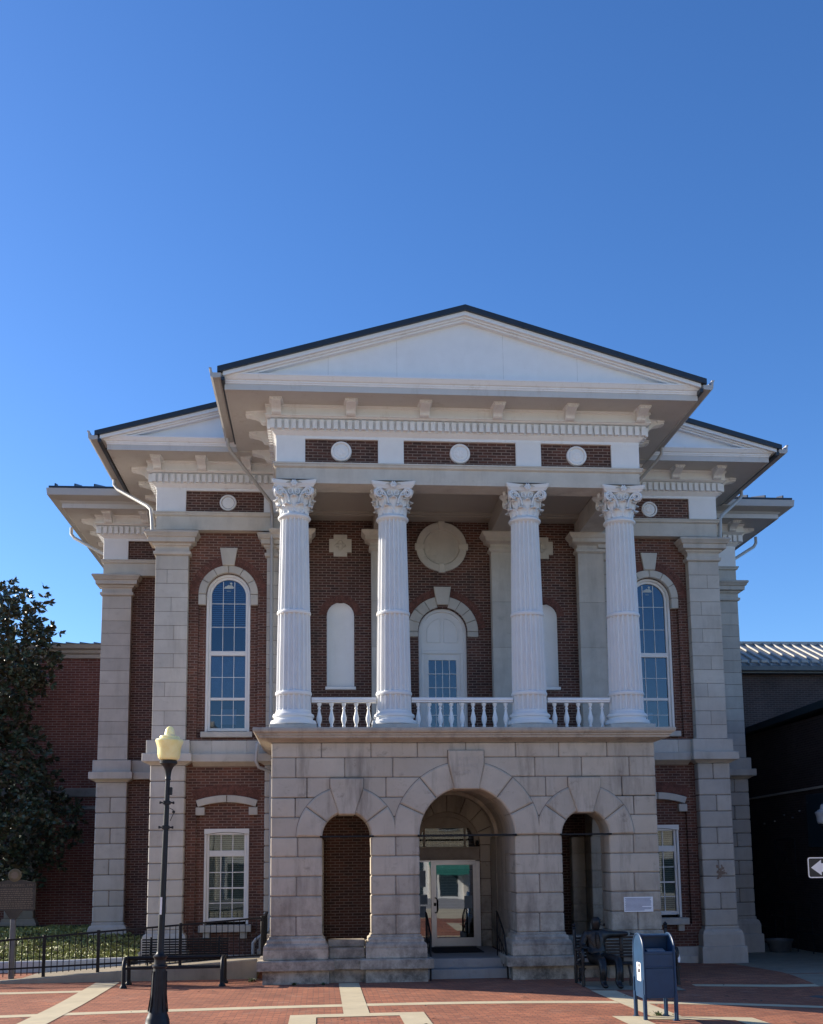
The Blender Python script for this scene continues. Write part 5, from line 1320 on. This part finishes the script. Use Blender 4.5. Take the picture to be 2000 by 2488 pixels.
# white paper-like tuft on the far arm
m=MB(T=Matrix.Translation((-.10,.02,0))); m.loft([[(4.11,-1.58,.62),(4.14,-1.60,.62),(4.145,-1.58,.62),(4.115,-1.56,.62)],[(4.115,-1.60,.52),(4.165,-1.61,.52),(4.17,-1.58,.52),(4.12,-1.57,.52)],[(4.12,-1.60,.44),(4.15,-1.605,.44),(4.155,-1.59,.44),(4.125,-1.58,.44)]]); m.build('arm_tag',M['label'],t).matrix_parent_inverse=Matrix.Translation(-Vector(t.location))
# seated man
def skin(name,verts,edges,radii,mat,parent,sub=2,root=0,vox=0):
    me=bpy.data.meshes.new('tmp'); me.from_pydata(verts,edges,[]); ob=bpy.data.objects.new('tmp',me); COL.objects.link(ob)
    ob.modifiers.new('s','SKIN').use_smooth_shade=True
    for i,rd in enumerate(radii):
        sv=me.skin_vertices[0].data[i]; sv.radius=rd if isinstance(rd,tuple) else (rd,rd); sv.use_root=(i==root)
    if sub: md_=ob.modifiers.new('u','SUBSURF'); md_.levels=sub; md_.render_levels=sub
    if vox:
        rmv=ob.modifiers.new('r','REMESH'); rmv.mode='VOXEL'; rmv.voxel_size=vox; rmv.use_smooth_shade=True
    bpy.context.view_layer.update()
    nm=bpy.data.meshes.new_from_object(ob.evaluated_get(bpy.context.evaluated_depsgraph_get())); bpy.data.objects.remove(ob)
    nm.materials.clear(); nm.materials.append(mat)
    for p_ in nm.polygons: p_.use_smooth=True
    nm.name=name; o2=bpy.data.objects.new(name,nm); COL.objects.link(o2); o2.parent=parent; return o2
FAT=1.22
man=empty('bronze_statue',(2.45,-1.22,bz),'dark bronze statue of a seated man with pipe, one arm along the bench back','statue')
vs=[];es=[];rd=[]
def J(p,r,par=None):
    vs.append(p); rd.append(tuple(q*FAT for q in r) if isinstance(r,tuple) else r*FAT); 
    if par is not None: es.append((par,len(vs)-1))
    return len(vs)-1
pel=J((0,.05,.53),(.16,.13)); wa=J((0,.10,.68),(.165,.125),pel); ch=J((0,.11,.86),(.185,.13),wa); sh=J((0,.11,.99),(.16,.11),ch); nk=J((.005,.09,1.08),.062,sh); 
hd0=J((.012,.07,1.15),.075,nk); hd1=J((.018,.06,1.24),(.088,.10),hd0); hd2=J((.018,.068,1.305),(.072,.082),hd1); hd3=J((.018,.075,1.352),(.042,.048),hd2)
# left arm along the back (to +x), right arm bent on the bench arm
la=J((.19,.12,1.0),.082,sh); lb_=J((.30,.16,.985),.068,la); lc=J((.48,.22,.98),.056,lb_); ld=J((.64,.24,.985),.048,lc); le=J((.74,.23,.985),.040,ld)
ra=J((-.19,.10,.98),.082,sh); rb=J((-.26,.06,.86),.068,ra); rc_=J((-.30,.02,.745),.058,rb); rde=J((-.27,-.10,.735),.046,rc_); re_=J((-.24,-.18,.73),.038,rde)
for s,kx,fx,fy in ((-1,-.03,-.04,-.66),(1,.30,.24,-.74)):
    h=J((s*.10+.02,.0,.50),.105,pel); th=J((s*.10+ (kx-s*.1)*.5,-.26,.53),.095,h); k_=J((kx,-.52,.525),.078,th); sh_=J((kx+(fx-kx)*.45,fy*.5-.30,.32),.066,k_); an=J((fx,fy+.08,.115),.055,sh_); J((fx+.01,fy-.01,.05),(.05,.045),an); J((fx+.03,fy-.10,.04),(.048,.036),len(vs)-1)
body=skin('body',vs,es,rd,M['bronze'],man,2,0)
# hands: palm and five fingers each
def hand(o,dirv,side,name):
    d=Vector(dirv).normalized(); up=Vector((0,0,1)); sd=d.cross(up).normalized()*side; O=Vector(o)
    vs=[];es=[];rd=[]
    def j(p,r,par=None):
        vs.append(tuple(p)); rd.append(r)
        if par is not None: es.append((par,len(vs)-1))
        return len(vs)-1
    w=j(O-d*.02,.03); pm=j(O+d*.045,(.034,.022),w)
    for i,(off,L) in enumerate(((-.027,.062),(-.009,.074),(.010,.070),(.028,.055))):
        a=j(O+d*.085+sd*off,.0105,pm); b=j(O+d*(.085+L*.55)+sd*off*1.1-up*.016,.0095,a); j(O+d*(.085+L*.8)+sd*off*1.1-up*(.016+L*.45),.008,b)
    a=j(O+d*.03-sd*.036,.012,w); b=j(O+d*.06-sd*.055-up*.01,.0105,a); j(O+d*.085-sd*.055-up*.03,.009,b)
    return skin(name,vs,es,rd,M['bronze'],man,1)
hand((.76,.22,.985),(1,-.12,-.12),-1,'hand'); hand((-.235,-.20,.735),(.12,-1,-.15),1,'hand')
# face, ears, hair, pipe
m=MB(); 
hf=Vector((.55,-.83,0)).normalized(); hs=Vector((.83,.55,0)); H0=Vector((.018,.06,1.245))
def hp(f_,s_,u_): p_=H0+hf*f_+hs*s_; return (p_.x,p_.y,p_.z+u_)
m.loft([[hp(.088,-.016,.035),hp(.088,.016,.035),hp(.07,0,.05)],[hp(.112,-.02,-.012),hp(.112,.02,-.012),hp(.095,0,.0)],[hp(.088,-.018,-.025),hp(.088,.018,-.025),hp(.075,0,-.02)]])
for s in (-1,1):
    m.tube([hp(.078,s*.055,.042),hp(.094,s*.035,.046),hp(.096,s*.015,.040)],.009,6)                 # brow
    m.lathe(*hp(.082,s*.033,0)[:2],[(.001,H0.z+.014),(.013,H0.z+.02),(.013,H0.z+.03),(.001,H0.z+.036)],8)   # eye
    m.tube([hp(-.012,s*.086,.035),hp(-.022,s*.100,.02),hp(-.012,s*.096,-.02),hp(.0,s*.084,-.025)],.012,6)  # ear
m.tube([hp(.086,-.026,-.052),hp(.096,0,-.050),hp(.086,.026,-.052)],.008,6); m.tube([hp(.084,-.022,-.064),hp(.093,0,-.064),hp(.084,.022,-.064)],.008,6)
m.build('face',M['bronze'],man,60)
m=MB(); m.tube([hp(.093,.02,-.056),hp(.125,.04,-.062),hp(.155,.052,-.068)],.008,6); p_=Vector(hp(.165,.055,-.065)); m.lathe(p_.x,p_.y,[(.010,p_.z-.025),(.022,p_.z-.015),(.024,p_.z+.035),(.018,p_.z+.035),(.016,p_.z+.02)],12); m.build('pipe',M['iron'],man,50)
m=MB(); m.loft([[hp(-.098*FAT*.86*math.cos(b_),.092*FAT*.86*math.sin(b_),z) for b_ in [PI*-.5+PI*i/12 for i in range(13)]]+[hp(-.07*math.cos(b_),.07*math.sin(b_),z) for b_ in [PI*.5-PI*i/12 for i in range(13)]] for z in (-.04,.0,.035)]); m.build('hair',M['bronze'],man,60)
# jacket lapels, tie and hem
m=MB(); 
for s in (-1,1): m.loft([[(s*.03+.01,-.02,1.03),(s*.085,.0,1.03),(s*.085,.012,1.03)],[(s*.06+.01,-.055,.90),(s*.135,-.035,.89),(s*.13,-.02,.89)],[(.03*s+.01,-.055,.74),(.05*s+.01,-.055,.74),(.05*s+.01,-.04,.74)]])
m.build('lapel',M['bronze'],man,40)
m=MB(); m.loft([[(-.015,-.02,1.045),(.025,-.02,1.045),(.005,-.0,1.04)],[(-.012,-.04,1.02),(.022,-.04,1.02),(.005,-.02,1.02)],[(-.02,-.062,.90),(.045,-.062,.90),(.01,-.04,.9)],[(-.012,-.065,.77),(.055,-.065,.77),(.02,-.045,.77)],[(.02,-.06,.71),(.022,-.06,.71),(.021,-.05,.71)]]); 
for k in range(6): z=.98-k*.045; m.box(-.018,.04,-.072,-.058,z,z+.012)
m.build('necktie',M['bronze'],man,30)
# ------------------------------------------------------------------ camera, sun, sky
cam=bpy.data.cameras.new('camera'); co=bpy.data.objects.new('camera',cam); COL.objects.link(co); sc.camera=co
r=Vector((0.996564851996538,-0.08207687269679971,-0.011040051332828595)); u=Vector((-0.0007548617282790299,-0.14230513463717487,0.9898225491671052)); f=Vector((0.08281259535172977,0.986414028501323,0.14187825212801924))
co.matrix_world=Matrix(((r.x,u.x,-f.x,-3.1396),(r.y,u.y,-f.y,-23.3807),(r.z,u.z,-f.z,2.6469),(0,0,0,1)))
cam.sensor_fit='HORIZONTAL'; cam.sensor_width=36; cam.lens=2630.75/2000*36
cam.shift_x=0; cam.shift_y=(1699.5-1244)/2000
cam.clip_end=3000; cam.clip_start=.1
EL=R(21); AZ=math.atan(.54)
to_sun=Vector((-math.cos(EL)*math.cos(AZ),math.cos(EL)*math.sin(AZ),math.sin(EL)))
sl=bpy.data.lights.new('sun','SUN'); sl.energy=5.0; sl.angle=R(.5); sl.color=(1,.90,.76)
so=bpy.data.objects.new('sun',sl); COL.objects.link(so); so.rotation_euler=(-to_sun).to_track_quat('-Z','Y').to_euler(); so.location=(-30,20,30)
w=bpy.data.worlds.new('World'); sc.world=w; w.use_nodes=True; nt=w.node_tree; bg=nt.nodes['Background']
sky=nt.nodes.new('ShaderNodeTexSky'); sky.sky_type='NISHITA'; sky.sun_disc=False; sky.sun_elevation=EL; sky.sun_rotation=math.atan2(to_sun.x,to_sun.y)
sky.air_density=1.0; sky.dust_density=.5; sky.ozone_density=5; sky.altitude=500
hs=nt.nodes.new('ShaderNodeHueSaturation'); hs.inputs['Saturation'].default_value=1.13; hs.inputs['Hue'].default_value=.507; hs.inputs['Value'].default_value=1.05; nt.links.new(sky.outputs[0],hs.inputs['Color']); nt.links.new(hs.outputs[0],bg.inputs[0]); bg.inputs[1].default_value=.12
sc.view_settings.view_transform='Standard'; sc.view_settings.look='None'; sc.view_settings.exposure=.82; sc.view_settings.gamma=1
